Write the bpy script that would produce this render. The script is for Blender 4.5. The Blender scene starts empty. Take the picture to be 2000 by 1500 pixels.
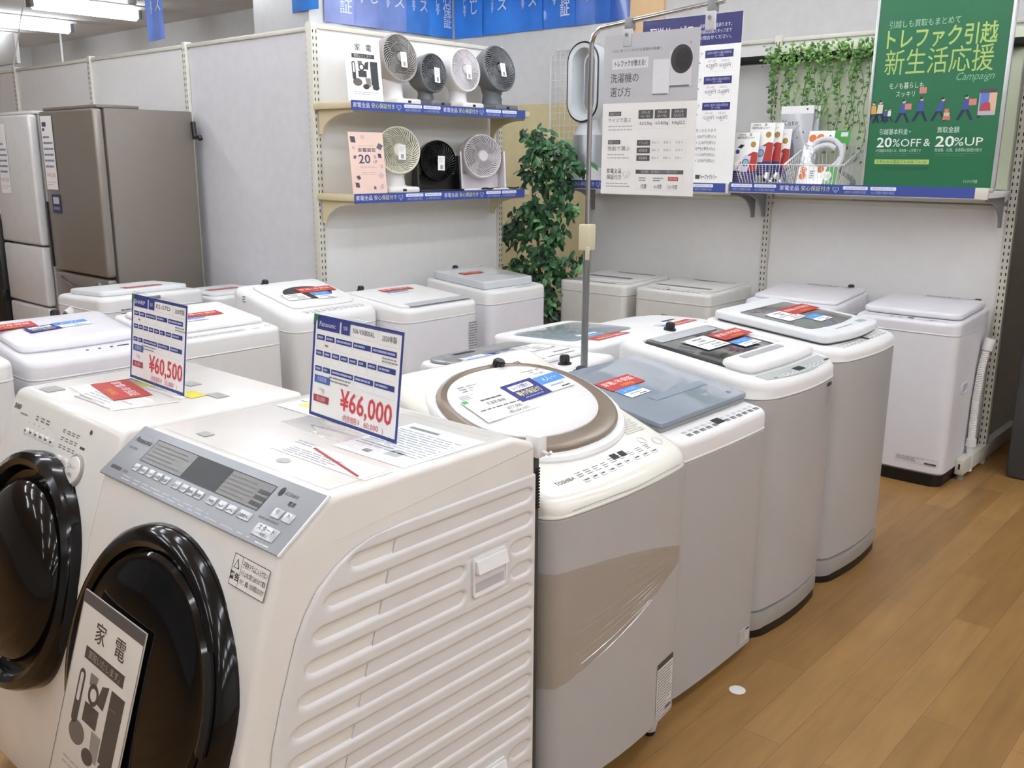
import bpy, bmesh, math, random
from math import sin, cos, pi, radians, sqrt, atan2, hypot
from mathutils import Matrix, Vector
random.seed(7)
SC = bpy.context.scene
COL = SC.collection

# ------------------------------------------------------------------ camera
CAM_H = 1.64
_p, _r, _y = radians(13.5267), radians(0.298), radians(-41.669)
_F = Vector((sin(_y)*cos(_p), cos(_y)*cos(_p), -sin(_p)))
_rt = Vector((cos(_y), -sin(_y), 0)); _up = _rt.cross(_F)
_R = cos(_r)*_rt + sin(_r)*_up; _U = -sin(_r)*_rt + cos(_r)*_up
cd = bpy.data.cameras.new('camera'); cam = bpy.data.objects.new('camera', cd); COL.objects.link(cam)
cam.matrix_world = Matrix(((_R.x, _U.x, -_F.x, 0), (_R.y, _U.y, -_F.y, 0), (_R.z, _U.z, -_F.z, CAM_H), (0, 0, 0, 1)))
cd.sensor_width = 36; cd.lens = 1828.63/2000*36; cd.clip_start = 0.02; cd.clip_end = 60
SC.camera = cam
# ------------------------------------------------------------------ world, exposure
W = bpy.data.worlds.new('world'); SC.world = W; W.use_nodes = True
W.node_tree.nodes['Background'].inputs[0].default_value = (1.0, 0.97, 0.93, 1)
W.node_tree.nodes['Background'].inputs[1].default_value = 0.15
SC.view_settings.view_transform = 'Standard'; SC.view_settings.look = 'None'
SC.view_settings.gamma = 1; SC.view_settings.use_curve_mapping = False
SC.view_settings.exposure = 0.27
CEIL = 3.2
LAMP_E = 12.5          # emission strength of the fluorescent tubes

# ------------------------------------------------------------------ materials
_M = {}
def srgb(h):
    if isinstance(h, str):
        h = h.lstrip('#'); c = [int(h[i:i+2], 16)/255 for i in (0, 2, 4)]
    else: c = list(h)
    return tuple(x/12.92 if x <= .04045 else ((x+.055)/1.055)**2.4 for x in c)
def mat(name, col='#e6e6e4', rough=.45, metal=0.0, noise=.03, nscale=14, bump=0.0, bscale=250, spec=.5, coat=0.0, emit=0.0, trans=0.0, tint=None):
    """principled material whose colour and roughness wander a little with procedural noise"""
    if name in _M: return _M[name]
    m = bpy.data.materials.new(name); m.use_nodes = True; _M[name] = m
    nt = m.node_tree; b = nt.nodes['Principled BSDF']; c = srgb(col)
    b.inputs['Metallic'].default_value = metal; b.inputs['Specular IOR Level'].default_value = spec
    b.inputs['Coat Weight'].default_value = coat; b.inputs['Coat Roughness'].default_value = .04
    tc = nt.nodes.new('ShaderNodeTexCoord'); nz = nt.nodes.new('ShaderNodeTexNoise')
    nz.inputs['Scale'].default_value = nscale; nz.inputs['Detail'].default_value = 3
    nt.links.new(tc.outputs['Object'], nz.inputs['Vector'])
    r = nt.nodes.new('ShaderNodeValToRGB'); k0, k1 = 1-noise, 1+noise
    r.color_ramp.elements[0].position = .3; r.color_ramp.elements[1].position = .7
    r.color_ramp.elements[0].color = (*[min(1, x*k0) for x in c], 1); r.color_ramp.elements[1].color = (*[min(1, x*k1) for x in c], 1)
    nt.links.new(nz.outputs['Fac'], r.inputs['Fac']); nt.links.new(r.outputs['Color'], b.inputs['Base Color'])
    mr = nt.nodes.new('ShaderNodeMapRange'); mr.inputs['To Min'].default_value = rough*.9; mr.inputs['To Max'].default_value = min(1, rough*1.1)
    nt.links.new(nz.outputs['Fac'], mr.inputs['Value']); nt.links.new(mr.outputs['Result'], b.inputs['Roughness'])
    if bump:
        n2 = nt.nodes.new('ShaderNodeTexNoise'); n2.inputs['Scale'].default_value = bscale
        nt.links.new(tc.outputs['Object'], n2.inputs['Vector'])
        bp = nt.nodes.new('ShaderNodeBump'); bp.inputs['Strength'].default_value = bump; bp.inputs['Distance'].default_value = .002
        nt.links.new(n2.outputs['Fac'], bp.inputs['Height']); nt.links.new(bp.outputs['Normal'], b.inputs['Normal'])
    if emit:
        nt.links.new(r.outputs['Color'], b.inputs['Emission Color']); b.inputs['Emission Strength'].default_value = emit
    return m
def clear(name, col='#ffffff', rough=.03, base=.04, ior=1.45, body=0.0):
    """thin clear plastic: see-through with a fresnel gloss; body = share of tinted diffuse film"""
    if name in _M: return _M[name]
    m = bpy.data.materials.new(name); m.use_nodes = True; _M[name] = m
    nt = m.node_tree; nt.nodes.remove(nt.nodes['Principled BSDF']); out = nt.nodes['Material Output']
    tr = nt.nodes.new('ShaderNodeBsdfTransparent'); tr.inputs[0].default_value = (*srgb(col), 1)
    gl = nt.nodes.new('ShaderNodeBsdfGlossy'); gl.inputs['Roughness'].default_value = rough; gl.inputs[0].default_value = (1, 1, 1, 1)
    fr = nt.nodes.new('ShaderNodeFresnel'); fr.inputs[0].default_value = ior
    nz = nt.nodes.new('ShaderNodeTexNoise'); nz.inputs['Scale'].default_value = 8
    bp = nt.nodes.new('ShaderNodeBump'); bp.inputs['Strength'].default_value = .05; bp.inputs['Distance'].default_value = .01
    nt.links.new(nz.outputs['Fac'], bp.inputs['Height']); nt.links.new(bp.outputs['Normal'], gl.inputs['Normal'])
    ge = nt.nodes.new('ShaderNodeNewGeometry'); iv = nt.nodes.new('ShaderNodeMath'); iv.operation = 'SUBTRACT'; iv.inputs[0].default_value = 1
    nt.links.new(ge.outputs['Backfacing'], iv.inputs[1]); mm = nt.nodes.new('ShaderNodeMath'); mm.operation = 'MULTIPLY'
    nt.links.new(fr.outputs[0], mm.inputs[0]); nt.links.new(iv.outputs[0], mm.inputs[1])
    mx = nt.nodes.new('ShaderNodeMixShader'); nt.links.new(mm.outputs[0], mx.inputs[0])
    nt.links.new(tr.outputs[0], mx.inputs[1]); nt.links.new(gl.outputs[0], mx.inputs[2]); last = mx
    if body:
        df = nt.nodes.new('ShaderNodeBsdfDiffuse'); df.inputs[0].default_value = (*srgb(col), 1)
        m2 = nt.nodes.new('ShaderNodeMixShader'); m2.inputs[0].default_value = body
        nt.links.new(mx.outputs[0], m2.inputs[1]); nt.links.new(df.outputs[0], m2.inputs[2]); last = m2
    nt.links.new(last.outputs[0], out.inputs[0])
    return m
def ink(col): return mat('ink_'+col.strip('#'), col, .5, noise=.01)
WHITE = mat('white_plastic', '#e8e7e5', .5, noise=.012)
CREAM = mat('cream_plastic', '#e9e7dc', .22, noise=.012, coat=.3)
STEEL = mat('white_painted_steel', '#dedcd9', .36, noise=.015, bump=.02)
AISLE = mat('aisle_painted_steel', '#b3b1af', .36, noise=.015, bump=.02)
COOLW = mat('cool_white_steel', '#e6e5e9', .36, noise=.015, bump=.02)
LGREY = mat('light_grey_plastic', '#c4c6c8', .4)
MGREY = mat('mid_grey_plastic', '#8d8f90', .42)
DGREY = mat('dark_grey_plastic', '#3c3d3e', .4)
BLACK = mat('black_plastic', '#121212', .35)
GLOSSB = mat('gloss_black_plastic', '#0b0b0c', .1, spec=.4, noise=.05)
SILVER = mat('silver_panel', '#9b9ea2', .36, metal=.2, noise=.02)
CHROME = mat('chrome', '#c8cacc', .12, metal=1.0)
BROWNM = mat('bronze_ring', '#8d7f70', .25, metal=.3)
PAPER = mat('white_paper', '#f1f0ec', .6, noise=.01)
PANEL = mat('gondola_panel', '#eceae7', .55, noise=.015, bump=.02)
IVORY = mat('gondola_ivory_steel', '#d9d6c8', .42, noise=.02)
SHELF = mat('shelf_cream_steel', '#d8cba4', .45, noise=.02)
SLOT = mat('slot_shadow_black', '#2a2a28', .8)
CLEAR = clear('clear_acrylic'); FILM = clear('clear_film', rough=.08, ior=1.6)
SMOKE = clear('smoked_window', '#4a4b4c', .05); GLASSL = clear('clear_lid', '#e6ebee', .05, body=.12)

# ------------------------------------------------------------------ mesh building
class Fr:
    """a flat frame: origin, right, up; P(u, v, h) gives a point, h along the normal"""
    def __init__(s, o, u, v):
        s.o = Vector(o); s.u = Vector(u).normalized(); s.n = s.u.cross(Vector(v)).normalized(); s.v = s.n.cross(s.u)
    def P(s, u, v, h=0): return s.o + s.u*u + s.v*v + s.n*h
    def mw(s):
        return Matrix(((s.u.x, s.v.x, s.n.x, s.o.x), (s.u.y, s.v.y, s.n.y, s.o.y), (s.u.z, s.v.z, s.n.z, s.o.z), (0, 0, 0, 1)))
    def at(s, u, v, h=0, rot=0):
        c, k = cos(rot), sin(rot)
        return Fr(s.P(u, v, h), s.u*c+s.v*k, s.v*c-s.u*k)
FLAT = Fr((0, 0, 0), (1, 0, 0), (0, 1, 0))
_txt = {}
def glyphs(s, bold=0.0):
    k = (s, bold)
    if k not in _txt:
        c = bpy.data.curves.new('t', 'FONT'); c.body = s; c.resolution_u = 2; c.offset = bold
        o = bpy.data.objects.new('t', c); COL.objects.link(o)
        m = o.evaluated_get(bpy.context.evaluated_depsgraph_get()).to_mesh()
        _txt[k] = ([(v.co.x, v.co.y) for v in m.vertices], [tuple(p.vertices) for p in m.polygons])
        o.to_mesh_clear(); bpy.data.objects.remove(o); bpy.data.curves.remove(c)
    return _txt[k]
class MB:
    def __init__(s): s.V = []; s.Fa = []; s.mi = []; s.ms = []
    def m(s, mt):
        if mt not in s.ms: s.ms.append(mt)
        return s.ms.index(mt)
    def add(s, vs, fs, mt):
        b = len(s.V); i = s.m(mt); s.V += [Vector(v) for v in vs]
        for f in fs: s.Fa.append(tuple(b+k for k in f)); s.mi.append(i)
        return s
    def poly(s, pts, mt): return s.add(pts, [tuple(range(len(pts)))], mt)
    def box(s, a, b, mt, bev=0, fr=FLAT, seg=2):
        (x0, y0, z0), (x1, y1, z1) = a, b
        x0, x1 = min(x0, x1), max(x0, x1); y0, y1 = min(y0, y1), max(y0, y1); z0, z1 = min(z0, z1), max(z0, z1)
        if not bev:
            c = [fr.P(x, y, z) for z in (z0, z1) for (x, y) in ((x0, y0), (x1, y0), (x1, y1), (x0, y1))]
            return s.add(c, [(3, 2, 1, 0), (4, 5, 6, 7), (0, 1, 5, 4), (1, 2, 6, 5), (2, 3, 7, 6), (3, 0, 4, 7)], mt)
        bm = bmesh.new(); bmesh.ops.create_cube(bm, size=1)
        for v in bm.verts: v.co = Vector(((x0+x1)/2+v.co.x*(x1-x0), (y0+y1)/2+v.co.y*(y1-y0), (z0+z1)/2+v.co.z*(z1-z0)))
        bev = min(bev, .49*min(x1-x0, y1-y0, z1-z0))
        bmesh.ops.bevel(bm, geom=bm.edges[:], offset=bev, segments=seg, profile=.5, affect='EDGES')
        bm.verts.index_update(); vs = [fr.P(*v.co) for v in bm.verts]; fs = [tuple(v.index for v in f.verts) for f in bm.faces]
        bm.free(); return s.add(vs, fs, mt)
    def loft(s, rings, mt, cap0=True, cap1=True, mats=None, closed=True):
        n = len(rings[0]); vs = [p for r in rings for p in r]; b = len(s.V); s.V += [Vector(v) for v in vs]
        for k in range(len(rings)-1):
            i = s.m(mats[k] if mats else mt)
            for j in range(n if closed else n-1):
                j2 = (j+1) % n
                s.Fa.append((b+k*n+j, b+k*n+j2, b+(k+1)*n+j2, b+(k+1)*n+j)); s.mi.append(i)
        if cap0: s.Fa.append(tuple(b+j for j in reversed(range(n)))); s.mi.append(s.m(mats[0] if mats else mt))
        if cap1: s.Fa.append(tuple(b+(len(rings)-1)*n+j for j in range(n))); s.mi.append(s.m(mats[-1] if mats else mt))
        return s
    def lathe(s, prof, mt, fr=FLAT, n=32, cap0=True, cap1=True, mats=None):
        return s.loft([[fr.P(r*cos(2*pi*j/n), r*sin(2*pi*j/n), h) for j in range(n)] for r, h in prof], mt, cap0, cap1, mats)
    def cyl(s, p, q, r, mt, n=12, r2=None):
        p, q = Vector(p), Vector(q); d = q-p; a = Vector((0, 0, 1)) if abs(d.normalized().z) < .9 else Vector((1, 0, 0))
        f = Fr(p, d.cross(a), d.cross(d.cross(a)))
        if f.n.dot(d) < 0: f = Fr(p, f.v, f.u)
        return s.lathe([(r, 0), (r if r2 is None else r2, d.length)], mt, f, n)
    def tube(s, pts, r, mt, n=8, caps=True):
        pts = [Vector(p) for p in pts]; rings = []; u = None
        for i, p in enumerate(pts):
            t = (pts[min(i+1, len(pts)-1)]-pts[max(i-1, 0)]).normalized()
            if u is None:
                a = Vector((0, 0, 1)) if abs(t.z) < .9 else Vector((1, 0, 0)); u = t.cross(a).normalized()
            u = (u-t*u.dot(t)).normalized(); w = t.cross(u); rr = r[i] if isinstance(r, (list, tuple)) else r
            rings.append([p+(u*cos(2*pi*j/n)+w*sin(2*pi*j/n))*rr for j in range(n)])
        return s.loft(rings, mt, caps, caps)
    def prism(s, pts, h0, h1, mt, fr=FLAT):
        return s.loft([[fr.P(u, v, h0) for u, v in pts], [fr.P(u, v, h1) for u, v in pts]], mt)
    # ---- printing on a frame
    def rect(s, fr, u0, v0, u1, v1, col, L=1):
        h = .0004*L
        return s.poly([fr.P(u0, v0, h), fr.P(u1, v0, h), fr.P(u1, v1, h), fr.P(u0, v1, h)], col if not isinstance(col, str) else ink(col))
    def shape(s, fr, pts, col, L=1): return s.poly([fr.P(u, v, .0004*L) for u, v in pts], col if not isinstance(col, str) else ink(col))
    def disc(s, fr, u, v, r, col, L=1, r2=None, n=24):
        r2 = r if r2 is None else r2
        return s.shape(fr, [(u+r*cos(2*pi*j/n), v+r2*sin(2*pi*j/n)) for j in range(n)], col, L)
    def ring(s, fr, u, v, r, r0, col, L=1, n=28, k=1):
        a = [fr.P(u+r*cos(2*pi*j/n), v+k*r*sin(2*pi*j/n), .0004*L) for j in range(n)]; b = [fr.P(u+r0*cos(2*pi*j/n), v+k*r0*sin(2*pi*j/n), .0004*L) for j in range(n)]
        return s.loft([a, b], ink(col), False, False)
    def frame(s, fr, u0, v0, u1, v1, w, col, L=1):
        for r in ((u0, v0, u1, v0+w), (u0, v1-w, u1, v1), (u0, v0+w, u0+w, v1-w), (u1-w, v0+w, u1, v1-w)): s.rect(fr, *r, col, L)
        return s
    def text(s, fr, t, u, v, h, col, align='c', width=None, L=2, bold=.0, slant=0, vertical=False):
        if vertical:
            for i, ch in enumerate(t): s.text(fr, ch, u, v-i*h*1.12, h, col, 'c', None, L, bold)
            return s
        V, Fc = glyphs(t, bold)
        if not V: return s
        x0 = min(p[0] for p in V); x1 = max(p[0] for p in V); k = h/.72; kx = k if width is None else width/(x1-x0)
        w = (x1-x0)*kx; o = u-(w/2 if align == 'c' else (w if align == 'r' else 0))
        return s.add([fr.P(o+(x-x0)*kx+slant*y*k, v+y*k, .0004*L) for x, y in V], Fc, ink(col) if isinstance(col, str) else col)
    def bars(s, fr, u0, v0, u1, v1, rows, col, L=1, seed=1, fill=.45, words=5):
        """illegible small print: broken grey lines"""
        rg = random.Random(seed); rh = (v1-v0)/rows
        for i in range(rows):
            v = v1-(i+.5)*rh; u = u0; end = u1-(u1-u0)*rg.choice((0, 0, .1, .3))
            while u < end:
                w = (u1-u0)/words*rg.uniform(.5, 1.3); s.rect(fr, u, v-rh*fill/2, min(end, u+w), v+rh*fill/2, col, L); u += w+(u1-u0)*.025
        return s
    def build(s, name, parent=None, label=None, smooth=35, kind=None):
        me = bpy.data.meshes.new(name); me.from_pydata([tuple(v) for v in s.V], [], s.Fa)
        for x in s.ms: me.materials.append(x)
        me.polygons.foreach_set('material_index', s.mi)
        if smooth:
            me.polygons.foreach_set('use_smooth', [len(f) <= 4 for f in s.Fa]); me.set_sharp_from_angle(angle=radians(smooth))
        me.update(); o = bpy.data.objects.new(name, me); COL.objects.link(o)
        if parent: o.parent = parent
        if label: o['label'] = label
        if kind: o['kind'] = kind
        return o
def tag(o, label, cat, group=None, kind=None):
    o['label'] = label; o['category'] = cat
    if group: o['group'] = group
    if kind: o['kind'] = kind
    return o
def thing(name, label, cat, loc=(0, 0, 0), rz=0, group=None):
    o = bpy.data.objects.new(name, None); COL.objects.link(o); o.empty_display_size = .1
    o.location = loc; o.rotation_euler = (0, 0, rz); return tag(o, label, cat, group)
def struct(name, mb):
    o = mb.build(name); o['kind'] = 'structure'; return o
def rrect_s(x0, y0, x1, y1, r, n=5, m=7):
    """rounded rectangle whose straight sides are cut into m pieces"""
    P = rrect(x0, y0, x1, y1, r, n); out = []; k = n+1
    for c in range(4):
        a = P[c*k:(c+1)*k]; out += a; p, q = a[-1], P[((c+1)*k) % len(P)]
        out += [(p[0]+(q[0]-p[0])*j/m, p[1]+(q[1]-p[1])*j/m) for j in range(1, m)]
    return out
def rrect(x0, y0, x1, y1, r, n=5):
    r = min(r, .499*(x1-x0), .499*(y1-y0)); P = []
    for cx, cy, a in ((x1-r, y0+r, -pi/2), (x1-r, y1-r, 0), (x0+r, y1-r, pi/2), (x0+r, y0+r, pi)):
        for i in range(n+1): t = a+pi/2*i/n; P.append((cx+r*cos(t), cy+r*sin(t)))
    return P
# ------------------------------------------------------------------ helpers for things laid out in world coordinates
def mw_of(o):
    m = Matrix.Translation(o.location) @ o.rotation_euler.to_matrix().to_4x4()
    return mw_of(o.parent) @ m if o.parent else m
def wp(mb, name, parent, label=None, smooth=35, kind=None):
    """build a mesh whose vertices were given in world coordinates as a part of parent"""
    inv = mw_of(parent).inverted(); mb.V = [inv @ v for v in mb.V]
    return mb.build(name, parent, label, smooth, kind)
def flat(mb, name, fr, label, cat, group=None):
    """a mesh laid out in its own frame coordinates, placed by a frame"""
    o = mb.build(name); o.matrix_world = fr.mw(); return tag(o, label, cat, group)

# ------------------------------------------------------------------ room shell
def wood():
    m = mat('wood_floor_planks', '#a98250', .38); nt = m.node_tree; b = nt.nodes['Principled BSDF']
    tc = nt.nodes.new('ShaderNodeTexCoord'); mp = nt.nodes.new('ShaderNodeMapping'); mp.inputs['Rotation'].default_value = (0, 0, radians(90))
    nt.links.new(tc.outputs['Object'], mp.inputs['Vector'])
    br = nt.nodes.new('ShaderNodeTexBrick'); br.inputs['Scale'].default_value = 1; br.inputs['Mortar Size'].default_value = .0009
    br.inputs['Brick Width'].default_value = 1.15; br.inputs['Row Height'].default_value = .125; br.offset = .37
    br.inputs['Color1'].default_value = (*srgb('#a47d4b'), 1); br.inputs['Color2'].default_value = (*srgb('#926d3e'), 1); br.inputs['Mortar'].default_value = (*srgb('#7a5a38'), 1)
    nt.links.new(mp.outputs[0], br.inputs['Vector'])
    m2 = nt.nodes.new('ShaderNodeMapping'); m2.inputs['Scale'].default_value = (9, 1.1, 1); nt.links.new(tc.outputs['Object'], m2.inputs['Vector'])
    n = nt.nodes.new('ShaderNodeTexNoise'); n.inputs['Scale'].default_value = 3; n.inputs['Detail'].default_value = 6; nt.links.new(m2.outputs[0], n.inputs['Vector'])
    mr = nt.nodes.new('ShaderNodeMapRange'); mr.inputs['To Min'].default_value = .7; mr.inputs['To Max'].default_value = 1.3; nt.links.new(n.outputs['Fac'], mr.inputs['Value'])
    v = nt.nodes.new('ShaderNodeTexVoronoi'); v.inputs['Scale'].default_value = 5; nt.links.new(tc.outputs['Object'], v.inputs['Vector'])
    kn = nt.nodes.new('ShaderNodeMapRange'); kn.inputs['From Min'].default_value = .012; kn.inputs['From Max'].default_value = .06; kn.inputs['To Min'].default_value = .62; kn.inputs['To Max'].default_value = 1
    nt.links.new(v.outputs['Distance'], kn.inputs['Value'])
    mu = nt.nodes.new('ShaderNodeMath'); mu.operation = 'MULTIPLY'; nt.links.new(mr.outputs[0], mu.inputs[0]); nt.links.new(kn.outputs[0], mu.inputs[1])
    hs = nt.nodes.new('ShaderNodeHueSaturation'); nt.links.new(br.outputs['Color'], hs.inputs['Color']); nt.links.new(mu.outputs[0], hs.inputs['Value'])
    nt.links.new(hs.outputs[0], b.inputs['Base Color']); b.inputs['Specular IOR Level'].default_value = .4
    return m
WALLW = mat('wall_paint_white', '#dcdad6', .7, bump=.03); WALLT = mat('wall_taupe', '#b3aaa0', .65, bump=.03); WALLB = mat('wall_beige_cladding', '#dfd0a0', .6, noise=.04)
CEILM = mat('ceiling_board', '#f0ece8', .85, noise=.04, nscale=3)
struct('floor', MB().box((-15, -8, -.1), (5, 12, 0), wood()))
struct('ceiling', MB().box((-15, -8, CEIL), (5, 12, CEIL+.1), CEILM))
struct('wall_back', MB().box((-15, 6.15, 0), (-6.3, 6.3, CEIL), WALLW).box((-6.3, 6.15, 2.08), (5, 6.3, CEIL), WALLW).box((-6.3, 6.15, 0), (-2.5, 6.3, 2.08), WALLB).box((-2.5, 6.15, 0), (5, 6.3, 2.08), WALLT))
struct('wall_left', MB().box((-15.2, -8, 0), (-15, 12, CEIL), WALLW))
struct('wall_right', MB().box((5, -8, 0), (5.2, 12, CEIL), WALLW))
struct('wall_front', MB().box((-15, -8.2, 0), (5, -8, CEIL), WALLW))
struct('wall_column', MB().box((-6.9, 4.6, 0), (-6.17, 6.15, CEIL), WALLW))

# ------------------------------------------------------------------ ceiling lamps
def lamp_mat():
    m = mat('fluorescent_tube', '#f0f6ff', .5, noise=.0, emit=LAMP_E); return m
def make_lamp(label):
    t = thing('ceiling_light', label, 'ceiling light', group='fluorescent ceiling lights')
    b = MB().box((-.06, -.6, CEIL-.035), (.06, .6, CEIL), WHITE, .004)
    b.add([(-.06, -.6, CEIL-.035), (.06, -.6, CEIL-.035), (.12, -.6, CEIL-.012), (.12, .6, CEIL-.012), (.06, .6, CEIL-.035), (-.06, .6, CEIL-.035), (-.12, .6, CEIL-.012), (-.12, -.6, CEIL-.012)],
          [(1, 2, 3, 4), (0, 5, 6, 7)], WHITE)
    b.build('housing', t)
    MB().tube([(0, -.548, CEIL-.095), (0, -.53, CEIL-.095), (0, .53, CEIL-.095), (0, .548, CEIL-.095)], [.03, .05, .05, .03], lamp_mat(), 16).build('tube', t)
    s = MB()
    for y in (-.56, .56): s.box((-.05, y-.02, CEIL-.125), (.05, y+.02, CEIL-.035), MGREY, .003)
    s.build('lamp_socket', t); return t
def copy_tree(o, parent=None):
    c = o.copy(); COL.objects.link(c)
    if parent: c.parent = parent
    for ch in o.children: copy_tree(ch, c)
    return c
_lamp = make_lamp('unseen fluorescent ceiling light added for fill')
_first = True
for ky, y in enumerate((4.75, 3.45, 2.1, .7, -.8, -2.4, -4.2, -6.0)):  # all but the three separately labelled lamps are unseen, added to light the room
    for k in range(-2, 9):
        x = -10.13+1.65*k
        if (ky >= 1 and k < 2) or (ky == 0 and k == 1) or (ky == 1 and k < 3) or (ky > 5 and (k < 3 or k % 2)): continue
        o = _lamp if _first else copy_tree(_lamp); _first = False
        o.location = (x, y, 0)
        if ky == 0 and k == 0: o['label'] = 'bare fluorescent ceiling light, nearest to the single hanging blue banner'
        elif ky == 0 and k == -1: o['label'] = 'bare fluorescent ceiling light above the thin vertical cable, middle of the three'
        elif ky == 0 and k == -2: o['label'] = 'bare fluorescent ceiling light at far left, only its end seen above the white board'
        else: o['label'] = 'unseen fluorescent ceiling light added to brighten the room'
tag(MB().tube([(-12.5, 5.5, CEIL), (-12.5, 5.5, 2.2)], .014, WHITE, 8).build('cable_conduit'), 'thin white cable conduit dropping from the ceiling light to behind the partition', 'conduit')
tag(MB().tube([(-9.7, 4.0, CEIL), (-9.8, 3.95, 2.9), (-9.95, 3.9, 2.5), (-10.05, 3.9, 2.3)], .005, WHITE, 6).build('pull_cord'), 'slack thin white cord hanging from the ceiling at the far left', 'cord')
tag(MB().box((-12.3, 4.48, 2.64), (-11.33, 4.52, 2.96), PAPER, .003).build('hanging_board'), 'blank white hanging board above the far left partition panel', 'sign board')
b = MB().lathe([(.05, CEIL), (.05, CEIL-.03), (.03, CEIL-.05)], WHITE, FLAT, 16)
o = b.build('smoke_detector'); o.location = (-9.75, 5.05, 0); tag(o, 'small white smoke detector on the ceiling beside the lights', 'smoke detector')

# ------------------------------------------------------------------ slotted display fixtures (gondolas)
def slots(b, fr, z0, z1, du=(-.011, .011), w=.006, h=.017, pitch=.036):
    z = z0
    while z < z1:
        for d in du: b.rect(fr, d-w/2, z-h/2, d+w/2, z+h/2, SLOT, 1)
        z += pitch
def post(x, y, ux, uy, top=2.36, w=.042, d=.05):
    """upright with slotted face towards the normal of the frame built on direction u"""
    f = Fr((x, y, 0), (ux, uy, 0), (0, 0, 1)); b = MB()
    b.box((-w/2, 0, -d), (w/2, top, 0), IVORY, .004, f); slots(b, f, .12, top-.04)
    return b
def pane(f, u0, u1, z0, z1, mt, h=-.012):
    b = MB().prism(rrect(u0, z0, u1, z1, .05, 6), h-.02, h, mt, f)
    b.box((u0, z1-.012, h-.022), (u1, z1+.012, h+.012), IVORY, .004, f); return b
def heart(b, f, u, v, r, col, L):
    P = [(u+r*.0625*16*sin(t)**3, v+r*.0625*(13*cos(t)-5*cos(2*t)-2*cos(3*t)-cos(4*t))) for t in [2*pi*i/24 for i in range(24)]]
    Q = [(u+(x-u)*.84, v+(y-v)*.84) for x, y in P]
    b.loft([[f.P(x, y, .0004*L) for x, y in P], [f.P(x, y, .0004*L) for x, y in Q]], ink(col), False, False)
    b.tube([f.P(u, v-r*.6, .0004*L), f.P(u, v+r*.2, .0004*L)], r*.06, ink(col), 4)
def promo(f, u0, u1, h, start=0):
    """blue shelf-edge strip: repeated guarantee wording, heart mark and two white lozenges"""
    b = MB().box((u0, 0, -.001), (u1, h, 0), ink('#3c4f9c'), 0, f); u = u0+.012; k = start; cy = h/2
    while u < u1-.1:
        if k % 2 == 0:
            if u+.4 > u1: break
            b.text(f, '家電全品', u, cy-.008, .0205, '#eef0f8', 'l', .115); b.text(f, '安心保証付き', u+.128, cy-.008, .0205, '#dfe6a8', 'l', .165)
            heart(b, f, u+.325, cy, .018, '#cfd8f4', 2); u += .365
        else:
            for t1, t2 in (('税別4,000円以下の商品', '1週間の初期動作保証'), ('税別4,000円以上の商品', '6ヶ月間の動作保証')):
                if u+.135 > u1: break
                b.shape(f, rrect(u, cy+.001, u+.135, cy+.019, .005, 3), '#e9ecf7', 1); b.text(f, t1, u+.0675, cy+.006, .0075, '#6f7bb4', 'c', .11)
                b.text(f, t2, u+.0675, cy-.017, .011, '#aab4dd', 'c', .12); u += .148
            u += .01
        k += 1
    return b
def bracket(x, y, z, dx, dy, L, mt, hh=.13):
    """curved shelf bracket reaching L from (x, y) under height z along (dx, dy)"""
    P = [(0, 0), (L, 0), (L, -.02)]
    for i in range(11): t = pi/2*i/10; P.append((.03+(L-.06)*(1-sin(t)) , -.02-(hh-.02)*(1-cos(t))))
    P.append((0, -hh)); f = Fr((x, y, z), (dx, dy, 0), (0, 0, 1))
    return MB().prism(P, -.006, .006, mt, f)
# the fan display gondola, its face towards +x
GF = thing('display_gondola', 'ivory slotted gondola with two cream shelves holding the desk fans', 'shelving unit', (-4.45, 3.34, 0))
FX = Fr((-4.45, 3.34, 0), (0, 1, 0), (0, 0, 1))
wp(post(-4.44, 3.34, 0, 1, 2.365), 'upright', GF); wp(post(-4.44, 4.86, 0, 1, 2.365), 'upright', GF)
wp(pane(FX, .02, 1.5, .5, 2.345, PANEL), 'back_panel', GF); wp(pane(FX, .02, 1.5, .1, .48, PANEL), 'back_panel', GF)
wp(MB().box((-4.5, 3.32, 0), (-4.3, 3.36, .1), IVORY, .006), 'base_foot', GF); wp(MB().box((-4.5, 4.84, 0), (-4.3, 4.88, .1), IVORY, .006), 'base_foot', GF)
for z in (1.935, 1.443):
    s = MB().box((-4.44, 3.31, z-.035), (-4.1, 4.77, z), SHELF, .005)
    sh = wp(s, 'shelf', GF)
    f = Fr((-4.0985, 3.3, z-.046), (0, 1, 0), (0, 0, 1))
    wp(promo(f, .005, 1.42, .052), 'price_strip', sh, 'blue guarantee strip along the shelf edge')
    for y in (3.345, 4.75): wp(bracket(-4.43, y, z-.036, 1, 0, .3, SHELF), 'shelf_bracket', sh)
# the partition run behind the refrigerators, facing -y
PW = thing('partition_run', 'ivory slotted partition run of flat panels behind the refrigerators', 'partition', (-4.55, 3.4, 0))
PF = Fr((0, 3.37, 0), (1, 0, 0), (0, 0, 1))
xs = [-4.53, -5.86, -7.22, -8.6, -9.98]
for i, x in enumerate(xs): wp(post(x, 3.36, 1, 0, 2.365), 'upright', PW)
for i in range(4): wp(pane(PF, xs[i+1]+.025, xs[i]-.025, .1, 2.34, mat('partition_lit_cool', '#dcdbde', .5, bump=.02) if i == 0 else PANEL), 'panel', PW)  # first panel's cooler tint paints in the different light falling on it
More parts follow.
